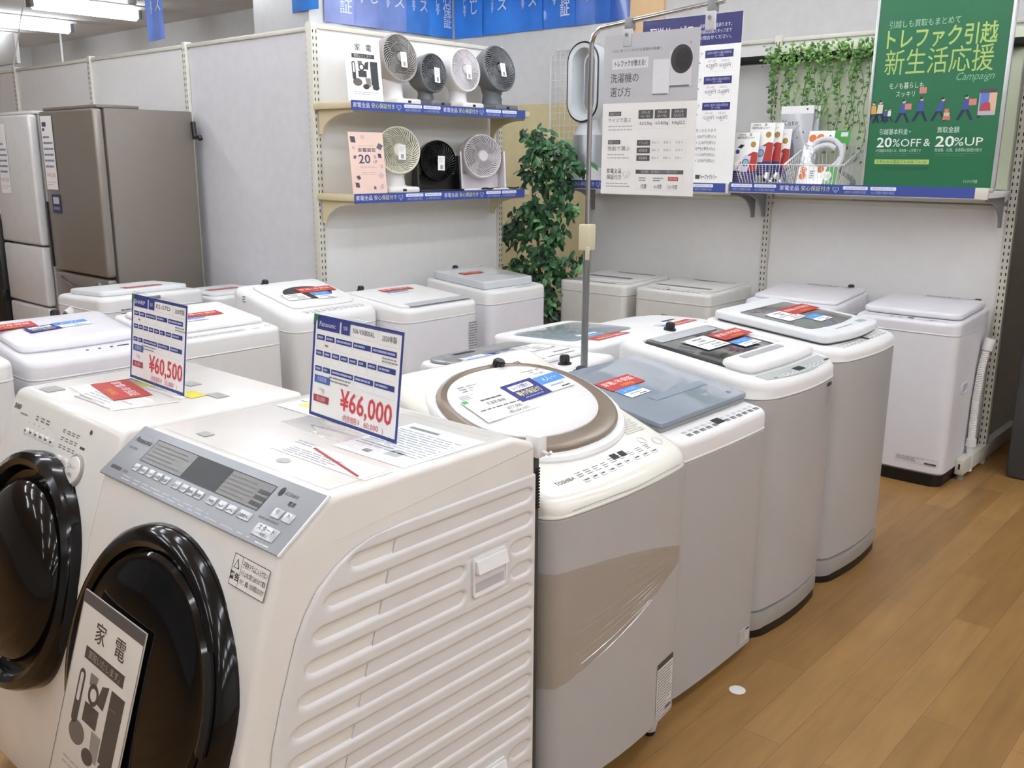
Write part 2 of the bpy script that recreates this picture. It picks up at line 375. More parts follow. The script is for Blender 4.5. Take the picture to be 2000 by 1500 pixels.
# the back gondola along the far wall, facing -y
GB = thing('display_gondola', 'long ivory slotted gondola on the far side with a posters and baskets shelf', 'shelving unit', (-2.745, 5.45, 0))
BF = Fr((0, 5.46, 0), (1, 0, 0), (0, 0, 1))
ux = (-1.36, -2.745, -4.13)
for x in ux:
    wp(post(x, 5.45, 1, 0, 2.36), 'upright', GB)
    q = MB().box((x-.022, 5.07, .03), (x+.022, 6.1, .115), IVORY, .005).rect(Fr((x, 5.07, 0), (1, 0, 0), (0, 0, 1)), -.005, .06, .005, .09, SLOT)
    q.cyl((x, 5.1, 0), (x, 5.1, .03), .018, MGREY).cyl((x, 5.6, 0), (x, 5.6, .03), .018, MGREY); wp(q, 'base_foot', GB)
for i in range(2): 
    for z0, z1 in ((.12, 1.4), (1.42, 2.335)): wp(pane(BF, ux[i+1]+.022, ux[i]-.022, z0, z1, PANEL), 'back_panel', GB)
    wp(MB().box((ux[i+1]+.022, 5.385, 2.2), (ux[i]-.022, 5.44, 2.245), BLACK, .003), 'black_rail', GB)
for i, (x0, x1, z, u0, u1, st) in enumerate(((-4.09, -2.79, 1.483, .02, 1.285, 0), (-2.78, -1.37, 1.49, .0, 1.35, 1))):
    sh = wp(MB().box((x0, 5.05, z-.03), (x1, 5.43, z+.0), PANEL, .005), 'shelf', GB)
    wp(MB().box((x0, 5.03, z-.035), (x1, 5.05, z-.028+.05), IVORY, .003), 'price_rail', sh)
    wp(promo(Fr((x0, 5.0285, z-.03), (1, 0, 0), (0, 0, 1)), u0, u1, .053, st), 'price_strip', sh, 'blue guarantee strip along the shelf edge')
    for x in (x0+.03, x1-.03): wp(bracket(x, 5.43, z-.03, 0, -1, .3, MGREY, .16), 'shelf_bracket', sh)

# ------------------------------------------------------------------ blue banners high on the walls
BAN = [('配送サービス', '承ります'), ('安心保証', '保証いたします'), ('無料貸出し', 'ご貸出いたします'), ('取付サービス', 'ご相談のります')]
def banner_mat(c):
    m = mat('banner_'+c.strip('#'), c, .3, noise=.14, nscale=5, bump=.3, bscale=6, coat=.3); return m
def banner(f, w, h, i, col, label, seed):
    rg = random.Random(seed); n = 10; a = rg.uniform(0, 6)
    def P(u, v, k=0): return f.P(u, v, .012*sin(a+u/w*5)*(1-v/h*.6)+.004*sin(9*v+a)+k)
    b = MB(); rows = 6; V = [P(-w/2+w*j/n, h*i2/rows) for i2 in range(rows+1) for j in range(n+1)]
    V += [P(-w/2+w*j/n, h*i2/rows, -.002) for i2 in range(rows+1) for j in range(n+1)]; F = []
    o2 = (rows+1)*(n+1)
    for i2 in range(rows):
        for j in range(n):
            q = (i2*(n+1)+j, i2*(n+1)+j+1, (i2+1)*(n+1)+j+1, (i2+1)*(n+1)+j); F += [q, tuple(o2+x for x in reversed(q))]
    b.add(V, F, banner_mat(col))
    big, small = BAN[i % 4]
    hb = .082; v = .17+hb*1.12*(len(big)-1)-.1*(i % 3 == 1)
    for s, u, hh, v0 in ((big, .05, hb, v+.02), (small, -.055, .036, .14+.04*len(small))):
        for k, ch in enumerate(s):
            V, Fc = glyphs(ch if ch != 'ー' else '｜', .01); kx = hh/.72; vv = v0-k*hh*1.13; uu = u-.5*hh
            b.add([P(uu+x*kx, vv+y*kx, .006) for x, y in V], Fc, ink('#dfe8f8'))
    w_ = f.mw(); o = b.build('banner'); return tag(o, label, 'banner', 'blue service banners in a row')
nm = ['first', 'second', 'third', 'fourth', 'fifth', 'sixth', 'seventh', 'eighth', 'ninth', 'tenth', 'eleventh']
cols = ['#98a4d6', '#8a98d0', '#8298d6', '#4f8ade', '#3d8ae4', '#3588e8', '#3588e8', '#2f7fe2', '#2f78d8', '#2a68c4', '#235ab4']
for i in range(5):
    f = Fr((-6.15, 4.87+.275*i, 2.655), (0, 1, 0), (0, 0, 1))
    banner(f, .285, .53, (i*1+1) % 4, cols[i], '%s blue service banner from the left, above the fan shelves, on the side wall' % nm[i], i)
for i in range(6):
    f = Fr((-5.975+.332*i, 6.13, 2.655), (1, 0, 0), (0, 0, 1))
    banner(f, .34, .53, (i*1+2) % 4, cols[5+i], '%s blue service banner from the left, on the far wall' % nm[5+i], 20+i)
banner(Fr((-6.2, 4.585, 2.72), (1, 0, 0), (0, 0, 1)), .33, .46, 0, '#3f8ae0', 'short blue banner on the white column, left of the banner row', 51)
banner(Fr((-6.44, 3.5, 2.43), (1, 0, 0), (0, 0, 1)), .25, .77, 0, '#7d9df0', 'single light blue banner hanging alone from the ceiling by the lights', 52)

# wall things at the back
tag(MB().box((-4.29, 6.12, 2.15), (-4.0, 6.15, 3.1), mat('peach_panel', '#efc896', .6), .003).build('wall_panel'), 'tall peach coloured panel on the far wall beside the blue banners', 'panel')
g = MB(); gx0, gx1 = -5.03, -4.45
g.tube([(gx0, 6.1, 1.5), (gx0, 6.1, 2.42), (gx0+.06, 6.1, 2.48), (gx1, 6.1, 2.48), (gx1, 6.1, 1.5)], .008, WHITE, 6)
for k in range(1, 12): g.tube([(gx0+.05*k, 6.1, 1.5), (gx0+.05*k, 6.1, 2.48)], .0025, WHITE, 4, False)
for k in range(1, 20): g.tube([(gx0, 6.1, 1.5+.05*k), (gx1, 6.1, 1.5+.05*k)], .0025, WHITE, 4, False)
tag(g.build('wire_grid_panel'), 'white wire grid display panel on the wall behind the potted tree', 'wire panel')
tag(MB().box((-1.19, 5.3, 0), (-.6, 5.95, 2.3), mat('charcoal_cabinet', '#47484a', .5), .02).build('cabinet'), 'charcoal grey tall cabinet side at the right edge past the gondola upright', 'cabinet')
# ------------------------------------------------------------------ top-loading washing machines
def RING(w, d, r, bul, i, zf, s, h, n=5):
    P = []
    for x, y in rrect_s(-d+i, -w/2+i, -i, w/2-i, max(r-i, .006), n):
        t = max(0, (x+d)/d)**3; x += bul*(1-(2*y/w)**2)*t
        P.append((x, y, zf-s*x+h))
    return P
def OPEN(u0, u1, v0, v1, r, zf, s, h, bul=0, n=5):
    """same point count as RING, for an opening or raised field between u0..u1 and depth v0..v1"""
    P = []
    for x, y in rrect_s(-v1, u0, -v0, u1, r, n):
        t = max(0, (x+v1)/(v1-v0))**3; x += bul*(1-(2*(y-(u0+u1)/2)/(u1-u0))**2)*t
        P.append((x, y, zf-s*x+h))
    return P
class Washer:
    def __init__(q, label, loc, rz, w, d, zs, zf, zb, r=.05, bul=.01, body=STEEL, top=WHITE, skirt=None, group=None, opening=None, depth=.02, z0=.035, wellmat=None, edge=.018):
        q.lid = None; q.w, q.d, q.r, q.bul, q.zf, q.top = w, d, r, bul, zf, top; q.s = (zb-zf)/d; q.zs = zs
        q.t = thing('washing_machine', label, 'washing machine', (loc[0], loc[1], 0), rz, group)
        s = q.s; th = math.atan(s)
        q.T = Fr((0, 0, zf), (0, 1, 0), (-cos(th), 0, sin(th)))
        zc = z0
        if skirt:
            MB().loft([RING(w-.02, d-.02, r, bul, 0, 0.002, 0, 0), RING(w-.02, d-.02, r, bul, 0, .035, 0, 0)], BLACK).build('base', q.t)
            zc = .036
            if skirt != 'dark':
                MB().loft([RING(w, d, r, bul, .003, .03, 0, 0), RING(w, d, r, bul, 0, .036, 0, 0), RING(w, d, r, bul, 0, .095, 0, 0)], mat(skirt[0], skirt[1], .4)).build('skirt', q.t); zc = .0955
            else:
                MB().loft([RING(w-.01, d-.01, r, bul, 0, .03, 0, 0), RING(w-.01, d-.01, r, bul, 0, .06, 0, 0)], BLACK).build('skirt', q.t); zc = .0605
        else:
            for x in (-.055, -d+.07):
                for y in (-w/2+.06, w/2-.06):
                    MB().lathe([(.017, 0), (.02, .008), (.02, .014)], BLACK, Fr((x, y, 0), (1, 0, 0), (0, 1, 0)), 14).lathe([(.021, .0145), (.034, z0+.004)], LGREY, Fr((x, y, 0), (1, 0, 0), (0, 1, 0)), 14).build('foot', q.t)
        MB().loft([RING(w, d, r, bul, .012, zc, 0, 0), RING(w, d, r, bul, 0, zc+.012, 0, 0), RING(w, d, r, bul, 0, zs-.004, 0, 0), RING(w, d, r, bul, .004, zs-.001, 0, 0)], body).build('cabinet', q.t)
        e = edge
        R = [RING(w, d, r, bul, .002, zs, 0, 0), RING(w, d, r, bul, -.0015, zs+.002, 0, 0), RING(w, d, r, bul, -.0015, zs+.006, 0, 0), RING(w, d, r, bul, 0, zs+.008, 0, 0)]
        R += [RING(w, d, r, bul, e*(1-cos(a)), zf, s, -e*(1-sin(a))) for a in [pi/2*k/5 for k in range(6)]]
        ms = [top]*(len(R)-1)
        if opening:
            u0, u1, v0, v1, ro = opening[:5]; b2 = opening[5] if len(opening) > 5 else 0
            R += [OPEN(u0-.006, u1+.006, v0-.006, v1+.006, ro+.006, zf, s, 0, b2), OPEN(u0, u1, v0, v1, ro, zf, s, -.006, b2), OPEN(u0+.008, u1-.008, v0+.008, v1-.008, ro, zf, s, -depth, b2)]
            ms += [top, top, wellmat or top]
            MB().loft(R, top, True, True, ms+[wellmat or top]).build('top_cover', q.t)
        else: MB().loft(R, top).build('top_cover', q.t)
        MB().box((-d-.006, -w/2+.04, .12), (-d+.004, w/2-.04, zs-.06), LGREY, .004).build('rear_panel', q.t)
    def slab(q, name, u0, u1, v0, v1, h0, h1, mt, r=.03, bul=0, dome=0, label=None, e=.008):
        o = lambda i, h, k=1: OPEN(u0+i, u1-i, v0+i, v1-i, max(r-i, .004), q.zf, q.s, h, bul)
        R = [o(e*.6, h0), o(0, h0+e*.6)] + [o(e*(1-cos(a)), h1-e*(1-sin(a))) for a in [pi/2*k/4 for k in range(5)]]
        if dome: R += [o(min(u1-u0, v1-v0)*.5*f, h1+dome*(1-(1-f/.95)**2)) for f in (.15, .35, .6, .8)]
        o = MB().loft(R, mt).build(name, q.lid if q.lid and name in ('lid_window', 'slot_window') else q.t, label)
        if name == 'lid': q.lid = o
        return o
    def inlet(q, u, v, r=.016, h=.03):
        f = q.T.at(u, v); b = MB().lathe([(r*1.5, 0), (r*1.5, .006), (r, .009), (r, h-.004), (r*.85, h)], BLACK, f, 16)
        for k in range(10): a = 2*pi*k/10; b.box((r*cos(a)-.0015, r*sin(a)-.0015, .01), (r*cos(a)+.0015, r*sin(a)+.0015, h-.005), DGREY, 0, f)
        return b.build('water_inlet_cap', q.t)
    def W(q): return mw_of(q.t)
    def top_at(q, u, v, h, rot=0):
        m = q.W(); f = q.T.at(u, v, h, rot); return Fr(m @ f.o, m.to_3x3() @ f.u, m.to_3x3() @ f.v)
    def front(q): return Fr((q.bul+.0003, 0, 0), (0, 1, 0), (0, 0, 1))
def control_marks(b, f, u0, u1, v0, v1, disp, seed, col='#8a8c8e', btn=LGREY):
    """small keys, legends and a display window printed and raised on a control strip"""
    rg = random.Random(seed); n = int((u1-u0)/.034); 
    for k in range(n):
        u = u0+(k+.5)*(u1-u0)/n
        if disp and disp[0]-.008 < u < disp[1]+.008: continue
        b.box((u-.011, v0, 0), (u+.011, v0+.014, .0022), btn, .0015, f); b.bars(f, u-.009, v0+.003, u+.009, v0+.011, 1, '#5b5d60', 7, rg.random(), .55, 2)
        b.bars(f, u-.012, v0+.02, u+.012, v1, 3, col, 1, rg.random(), .4, 2)
    if disp: b.rect(f, disp[0], v0+.004, disp[1], v1+.004, '#151617', 2)
def red_card(fr, label, w=.15, h=.062):
    b = MB().box((-w/2, -h/2, 0), (w/2, h/2, .001), ink('#c0352f')); f = Fr((0, 0, .001), (1, 0, 0), (0, 1, 0))
    b.text(f, '家電1年保証', 0, .0, .02, '#f6dcd8', 'c', w*.86, 1, .01); b.text(f, '対象商品', .012, -h*.36, .013, '#f2a23c', 'c', w*.36, 1, .01)
    return flat(b, 'guarantee_card', fr, label, 'card', 'red guarantee cards on the machines')
def navy_card(fr, label, w=.12, h=.07):
    b = MB().box((-w/2, -h/2, 0), (w/2, h/2, .0012), ink('#232a83')); f = Fr((0, 0, .0012), (1, 0, 0), (0, 1, 0))
    b.shape(f, rrect(-w*.4, h*.06, w*.32, h*.36, .005, 3), '#f2f2f4', 1); b.text(f, '6ヶ月間の', -w*.04, h*.13, h*.17, '#2b3186', 'c', w*.56, 2)
    b.text(f, '動作保証付', 0, -h*.25, h*.22, '#dfe08a', 'c', w*.74, 1, .01); b.bars(f, -w*.3, -h*.42, w*.3, -h*.34, 1, '#aab0dc', 1, 3, .5)
    return flat(b, 'guarantee_card', fr, label, 'card', 'navy guarantee cards on the machines')
def blue_card(fr, label, t='2〜3人', w=.085, h=.06):
    b = MB().box((-w/2, -h/2, 0), (w/2, h/2, .0012), PAPER); f = Fr((0, 0, .0012), (1, 0, 0), (0, 1, 0))
    b.rect(f, -w/2, -.001, w/2, h/2, '#4f93dc', 1); b.text(f, t, 0, h*.14, h*.22, '#d7e8fa', 'c', w*.6, 2)
    b.bars(f, -w*.3, -h*.26, w*.3, -h*.12, 1, '#9aa9bf', 1, 5, .6, 3); b.bars(f, w*.0, -h*.44, w*.4, -h*.34, 1, '#3b3d40', 1, 5, .7, 3)
    return flat(b, 'household_size_card', fr, label, 'card', 'blue household size cards on the machines')
def price_slip(fr, label, w=.15, h=.085, lines=('洗濯乾燥機', '¥77,000', '(税込84,700)')):
    b = MB().box((-w/2, -h/2, 0), (w/2, h/2, .0006), PAPER); f = Fr((0, 0, .0006), (1, 0, 0), (0, 1, 0))
    b.rect(f, -w*.49, h*.36, -w*.4, h*.48, '#57b35f', 1); b.bars(f, -w*.2, h*.28, w*.2, h*.38, 1, '#63666a', 1, 2, .6, 3)
    b.text(f, lines[0], 0, h*.1, h*.1, '#55585c', 'c', None, 1); b.rect(f, -w*.44, h*.02, w*.44, h*.03, '#b8babd', 1)
    b.bars(f, -w*.4, -h*.1, w*.4, h*.0, 1, '#7b7e82', 1, 6, .5, 7)
    b.text(f, lines[1], w*.16, -h*.28, h*.12, '#4b4e52', 'c', None, 1); b.text(f, lines[2], w*.16, -h*.43, h*.1, '#4b4e52', 'c', None, 1)
    return flat(b, 'price_slip', fr, label, 'price slip', 'white price slips on the machines')
def notice(b, f, u0, v0, u1, v1, seed=1, head='#4b4748', L=1, rows=9):
    b.rect(f, u0, v0, u1, v1, '#dcdbd8', L); b.rect(f, u0, v1-(v1-v0)*.1, u1, v1, head, L+1); b.bars(f, u0+.004, v0+.003, u1-.004, v1-(v1-v0)*.13, rows, '#7f7f80', L+1, seed, .4, 6)

# --- front row beside the aisle, facing +x
R1 = Washer('cream topped washing machine with bronze ringed oval lid and film wrapped front', (-1.262, 1.852), 0, .6, .6, .832, .872, 1.085, .05, .024, AISLE, CREAM, z0=.088, edge=.03)
def ell(f, a, b, u, v, h, n=48, p=2.25):
    P = []
    for j in range(n):
        t = 2*pi*j/n; c, s = cos(t), sin(t); P.append(f.P(u+a*abs(c)**(2/p)*(1 if c >= 0 else -1), v+b*abs(s)**(2/p)*(1 if s >= 0 else -1), h))
    return P
def el(q, name, spec, mt, mats=None):
    return MB().loft([ell(q.T, a, b, u, v, h) for a, b, u, v, h in spec], mt, True, True, mats).build(name, q.t)
U, V_ = -.006, .34
el(R1, 'lid_surround', [(.297, .24, U, V_, -.01), (.296, .238, U, V_, .006), (.291, .23, U, V_, .013), (.272, .205, U, V_, .012)], WHITE)
el(R1, 'lid_ring', [(.279, .209, U, V_, .012), (.276, .206, U, V_, .02), (.268, .198, U, V_+.001, .023), (.241, .17, U, V_+.02, .018), (.237, .166, U, V_+.02, .012)], BROWNM)
lid = el(R1, 'lid', [(.239, .168, U, V_+.02, .012), (.238, .167, U, V_+.02, .02), (.23, .16, U, V_+.02, .0245), (.16, .12, U, V_+.02, .028), (.05, .04, U, V_+.02, .029)], WHITE)
b = MB(); ft = R1.T.at(0, 0, .0275)
b.bars(ft, -.17, .44, .16, .47, 3, '#9a9ca0', 1, 4, .35, 9); b.bars(ft, -.2, .4, .19, .43, 4, '#a6a8ac', 1, 8, .35, 9)
b.rect(ft, -.205, .2995, .2, .3005, '#d2d2d2', 1); b.build('lid_print', lid)
MB().box((.12, .515, .01), (.145, .53, .024), BROWNM, .004, R1.T).build('lid_hinge', R1.t); R1.inlet(.06, .53, .016, .04)
b = MB(); f = R1.T.at(0, 0, .0002)
b.text(f, 'TOSHIBA', -.218, .05, .0125, '#3b3c3e', 'l', None, 1, .01)
control_marks(b, f, -.14, .0, .028, .07, None, 3, '#7d7e80', WHITE); control_marks(b, f, .0, .2, .034, .075, None, 5, '#7d7e80', WHITE)
for u in (.028, .062): b.rect(f, u, .062, u+.024, .083, '#1d1e20', 3)
b.ring(f, .19, .092, .014, .011, '#c9c9c6', 2); b.ring(f, .235, .07, .016, .013, '#c9c9c6', 2); b.bars(f, .17, .125, .255, .185, 7, '#b5b3a8', 1, 6, .5, 4)
b.build('control_panel', R1.t)
MB().tube([(.01, -.23, .846), (.026, 0, .846), (.01, .23, .846)], .001, MGREY, 4).build('cover_seam', R1.t)
b = MB(); fl = Fr((.0183, .155, 0), (-.107, 1, 0), (0, 0, 1)); notice(b, fl, .0, .115, .095, .285, 4, rows=16); b.rect(fl, .055, .12, .092, .132, '#6d6c6c', 3); b.build('warning_label', R1.t)
# stretched film round the cabinet
film = MB(); fm = clear('stretch_film', '#f1ece4', .16, ior=1.2, body=.05); NU = 26; lo = []; hi = []
def sk(t):      # path round the left side and across the front, t 0..1
    if t < .18: return Vector((-.35+.3*t/.18, -.303, 0)), Vector((0, -1, 0))
    if t < .26: a = pi/2*(t-.18)/.08; n = Vector((sin(a), -cos(a), 0)); return Vector((-.05, -.25, 0))+n*.053+Vector((.0075*sin(a), 0, 0)), n
    y = -.25+.505*(t-.26)/.74; return Vector((.024*(1-(y/.3)**2)+.0032, y, 0)), Vector((1, 0, 0))
rows = []
for i in range(9):
    r = []
    for j in range(NU+1):
        t = j/NU; p, n = sk(t); k = max(0, (t-.22)/.78)
        top = .70-.02*k+.0*k*k-.075*k**2.2; bot = .40+.16*k**1.2
        r.append(p+n*(.0012*sin(40*t+i*3))+Vector((0, 0, bot+(top-bot)*i/8)))
    rows.append(r)
film.add([p for r in rows for p in r], [(i*(NU+1)+j, i*(NU+1)+j+1, (i+1)*(NU+1)+j+1, (i+1)*(NU+1)+j) for i in range(8) for j in range(NU)], fm)
rg = random.Random(5)
for k in range(44):
    a = rg.uniform(0, 8); t0 = rg.uniform(.2, .7); t1 = min(.99, t0+rg.uniform(.1, .5)); P = []
    for j in range(7):
        t = t0+(t1-t0)*j/6; p, n = sk(t); kk = max(0, (t-.22)/.78); top = .70-.02*kk-.075*kk**2.2; bot = .40+.16*kk**1.2
        P.append(p+n*.002+Vector((0, 0, bot+(top-bot)*(a/8))))
    film.tube(P, rg.uniform(.0004, .0011), FILM, 4)
film.build('stretch_wrap', R1.t, 'clear stretch film wrapped across the cabinet')

R2 = Washer('white washing machine with flat grey-blue glass lid, second in the aisle row', (-1.325, 2.475), 0, .53, .57, .795, .858, .945, .035, .006, AISLE, WHITE, z0=.03)
R2.slab('lid', -.255, .255, .075, .512, .016, .032, mat('grey_blue_glass', '#8d98a4', .09, coat=.6, noise=.02), .012, e=.004)
R2.slab('lid_frame', -.252, .252, .078, .51, .002, .0155, MGREY, .012, e=.003)
MB().rect(R2.T.at(0, 0, .0325), -.1, .2, .2, .235, '#85909c', 1).text(R2.T.at(0, 0, .0325), '5.0', .1, .14, .016, '#e8ecef', 'c', None, 1).disc(R2.T.at(0, 0, .0325), .2, .12, .008, '#7d8893', 1).build('lid_print', R2.lid)
b = MB(); f = R2.T.at(0, 0, .0003); control_marks(b, f, -.2, .24, .018, .05, (-.02, .025), 9, '#9a9c9e', MGREY); b.build('control_panel', R2.t); R2.inlet(-.03, .545, .02, .022)
b = MB(); f = Fr((.0048, -.025, 0), (-.008, 1, 0), (0, 0, 1)); b.rect(f, .16, .06, .25, .11, '#cfcfcb', 1).bars(f, .165, .065, .225, .105, 6, '#9a9a98', 2, 3, .4, 4).rect(f, .225, .098, .25, .106, '#4a4a4a', 3); b.build('rating_label', R2.t)

GS = ('skirt_grey', '#a9a8a4')
R3 = Washer('tall white washing machine with smoked window set behind a white handle bar', (-1.36, 3.055), 0, .6, .61, .868, .93, 1.005, .085, .035, AISLE, WHITE, skirt=GS, opening=(-.235, .235, .15, .52, .03), depth=.035, wellmat=DGREY, edge=.03)
R3.slab('lid_window', -.225, .225, .155, .515, -.02, .006, mat('smoked_glass', '#3d3e3f', .08, coat=.5), .02, e=.004)
R3.slab('lid_hinge_plate', -.2, .2, .455, .51, .0062, .0085, mat('hinge_grey', '#b9bbbd', .4), .004, e=.001)
R3.slab('lid_handle', -.25, .25, .07, .19, .0, .03, WHITE, .03, .012, e=.016)
R3.slab('handle_recess', -.17, .13, .135, .165, .0302, .0312, mat('recess_grey', '#b4b7b9', .3), .012, e=.0006)
b = MB(); f = R3.T.at(0, 0, .0003); b.shape(f, [(u, .008+.0*u-.035*(1-(u/.26)**2)+.012) for u in [-.24+.048*k for k in range(11)]]+[(u, .062-.02*(1-(u/.26)**2)*.6) for u in [.24-.048*k for k in range(11)]], mat('control_satin', '#b9bebd', .35), 1)
f2 = f.at(0, -.022); control_marks(b, f2, -.14, .2, .02, .05, (-.03, .03), 13, '#9da3a4', WHITE); b.rect(f2, -.195, .03, -.175, .036, '#55585a', 2); b.rect(f2, .2, .03, .235, .04, '#3b3e40', 2); b.build('control_panel', R3.t)
b = MB().lathe([(.012, 0), (.012, .003), (.009, .007), (.0, .008)], WHITE, Fr((-.11, -.2825, .865), (1, 0, 0), (0, 0, 1)), 16, True, False); b.build('screw_cap', R3.t)
b = MB(); fs = Fr((-.45, -.2828, .945), (1, 0, 0), (0, 0, 1)); b.bars(fs, -.02, -.035, .02, .015, 5, '#5c5e60', 1, 3, .5, 2); b.build('side_marks', R3.t); R3.inlet(.02, .565, .016, .03)
b = MB(); f = Fr((.0268, .15, 0), (-.138, 1, 0), (0, 0, 1)); b.rect(f, -.0, .845, .055, .858, '#403d3b', 3); b.bars(f, 0, .77, .055, .84, 6, '#a5a39f', 3, 4, .4, 3); b.build('rating_label', R3.t)

R4 = Washer('tall white washing machine with flat framed window lid, last in the aisle row', (-1.36, 3.657), 0, .59, .6, .9, .945, 1.005, .07, .03, AISLE, WHITE, skirt=GS, edge=.022)
R4.slab('lid', -.262, .262, .072, .56, .008, .04, mat('lid_pale_grey', '#dfe1e2', .5), .03, .03, e=.012)
R4.slab('lid_gap', -.255, .255, .08, .55, .001, .009, DGREY, .03, .03, e=.002)
R4.slab('lid_window', -.205, .205, .16, .47, .0402, .0425, mat('window_grey', '#77797a', .09, coat=.5), .015, .02, e=.001)
b = MB(); f = R4.T.at(0, 0, .0404); b.bars(f, .13, .1, .2, .13, 3, '#9b9d9f', 1, 4, .5, 3); b.bars(f, -.1, .105, .06, .115, 1, '#9b9d9f', 1, 3, .5, 4); b.build('lid_print', R4.lid)
b = MB(); f = R4.T.at(0, 0, .0003); control_marks(b, f.at(0, -.012), -.22, .23, .028, .062, (.02, .05), 23, '#85888a', WHITE); b.build('control_panel', R4.t)

# --- row by the far wall, facing -y
def wall_row(label, x, y, w, zs, zf, zb, **k):
    return Washer(label, (x, y), -pi/2, w, .53, zs, zf, zb, **k)
W4 = wall_row('white washing machine with drain hose beside the upright, right end of wall row', -1.648, 4.87, .53, .79, .853, .885, r=.05, bul=.008, body=COOLW, top=mat('cool_white_plastic', '#e4e2e6', .3), skirt='dark')
cw = mat('cool_white_plastic')
W4.slab('lid', -.25, .25, .08, .5, .004, .036, cw, .035, .012, .006, e=.014)
b = MB(); f = W4.T.at(0, 0, .0004); b.rect(f, -.23, .02, .2, .06, '#d6d4d8', 1); control_marks(b, f, -.1, .03, .026, .05, (.0, .03), 3, '#8b8b90', LGREY); b.bars(f, .11, .03, .15, .04, 1, '#55565a', 3, 3, .7, 1); b.build('control_panel', W4.t)
MB().bars(W4.T.at(0, 0, .043), -.05, .44, .2, .47, 2, '#77787c', 1, 6, .5, 3).build('lid_print', W4.lid); W4.inlet(.2, .505, .016, .04)
b = MB(); f = W4.front(); b.frame(f, .03, .11, .24, .145, .0008, '#8d8d8d', 1).bars(f, .034, .118, .17, .142, 4, '#8d8d90', 1, 3, .4, 6).bars(f, .175, .114, .235, .126, 1, '#4a4a4d', 2, 3, .8, 3); b.build('rating_label', W4.t)
fs = Fr((-.2, .2655, .5), (-1, 0, 0), (0, 0, 1)); b = MB()
P0 = rrect(-.05, -.03, .05, .03, .025, 5); P1 = rrect(-.042, -.022, .042, .022, .02, 5)
b.loft([[fs.P(u, v, 0) for u, v in P0], [fs.P(u, v, .006) for u, v in P0], [fs.P(u, v, .006) for u, v in P1], [fs.P(u, v, .001) for u, v in P1]], cw, True, True, [cw, cw, cw, LGREY]); b.build('side_grip', W4.t)
def hose(pts, r, mt, pitch=.009):
    out = []; P = [Vector(p) for p in pts]
    for a, c in zip(P, P[1:]):
        n = max(2, int((c-a).length/pitch)*2)
        out += [a.lerp(c, k/n) for k in range(n)]
    out.append(P[-1]); return MB().tube(out, [r*(1 if k % 2 else .86) for k in range(len(out))], mt, 12)
b = hose([(-.34, .295, .02), (-.34, .295, .12), (-.35, .29, .4), (-.375, .292, .58), (-.4, .30, .68)], .02, WHITE)
for p, q2 in (((-.4, .30, .675), (-.405, .31, .735)), ((-.34, .295, .16), (-.341, .295, .2))): b.cyl(p, q2, .026, WHITE, 14)
b.build('drain_hose', W4.t, 'white corrugated drain hose')
W3 = wall_row('white washing machine with smooth wave lid, second from the right end of the wall row', -2.30, 4.87, .53, .80, .86, .905, r=.05, bul=.008, body=COOLW, top=cw, z0=.03)
W3.slab('lid', -.25, .25, .09, .51, -.002, .02, cw, .03, .01, .006, e=.012); W3.inlet(.16, .505, .016, .035)
b = MB(); f = W3.T.at(0, 0, .0004); control_marks(b, f, -.1, .0, .026, .05, None, 31, '#77787c', MGREY); b.bars(f, .06, .03, .13, .04, 1, '#55565a', 3, 3, .7, 2); b.build('control_panel', W3.t)
MB().bars(W3.T.at(0, 0, .0275), -.08, .43, .18, .465, 2, '#88898d', 1, 6, .5, 3).build('lid_print', W3.lid)
MB().bars(W3.front(), -.17, .76, -.13, .775, 1, '#45464a', 1, 3, .8, 2).build('front_logo', W3.t)
warm = mat('warm_white_steel', '#d9d6cf', .4, bump=.02)
W2 = wall_row('warm white boxy washing machine with small square grey mark on its front', -3.02, 4.83, .53, .80, .868, .885, r=.035, bul=.004, body=warm, top=mat('warm_white_top', '#dcdad4', .35), z0=.03)
W2.slab('lid', -.235, .235, .1, .5, .0, .009, mat('warm_white_top'), .02, e=.004)
b = MB(); f = W2.T.at(0, 0, .0095); b.rect(f, -.2, .13, .19, .165, '#6f6c68', 1); b.rect(f, -.1, .42, .07, .45, '#77746f', 1); b.rect(f, .08, .42, .2, .435, '#a09d98', 1); b.build('lid_print', W2.lid)
b = MB(); f = W2.T.at(0, 0, .0004); control_marks(b, f, -.2, .18, .03, .06, (-.06, -.04), 33, '#a5a39e', LGREY); b.build('control_panel', W2.t)
MB().rect(W2.front(), -.06, .68, -.017, .725, '#8f8d8a', 1).bars(W2.front(), -.052, .688, -.025, .717, 3, '#a9a7a4', 2, 3, .4, 2).build('front_mark', W2.t)
W1 = wall_row('warm white boxy washing machine behind the tall sign stand, next to the potted tree', -3.62, 4.83, .53, .80, .868, .885, r=.035, bul=.004, body=warm, top=mat('warm_white_top'), z0=.03)
W1.slab('lid', -.235, .235, .1, .5, .0, .009, mat('warm_white_top'), .02, e=.004)
b = MB(); f = W1.T.at(0, 0, .0095); b.rect(f, -.18, .2, .16, .25, '#72737c', 1); b.rect(f, -.1, .42, .2, .45, '#85868c', 1); b.build('lid_print', W1.lid)
b = MB(); f = W1.T.at(0, 0, .0004); b.rect(f, -.2, .03, .16, .06, '#8d8d92', 1); b.build('control_panel', W1.t)

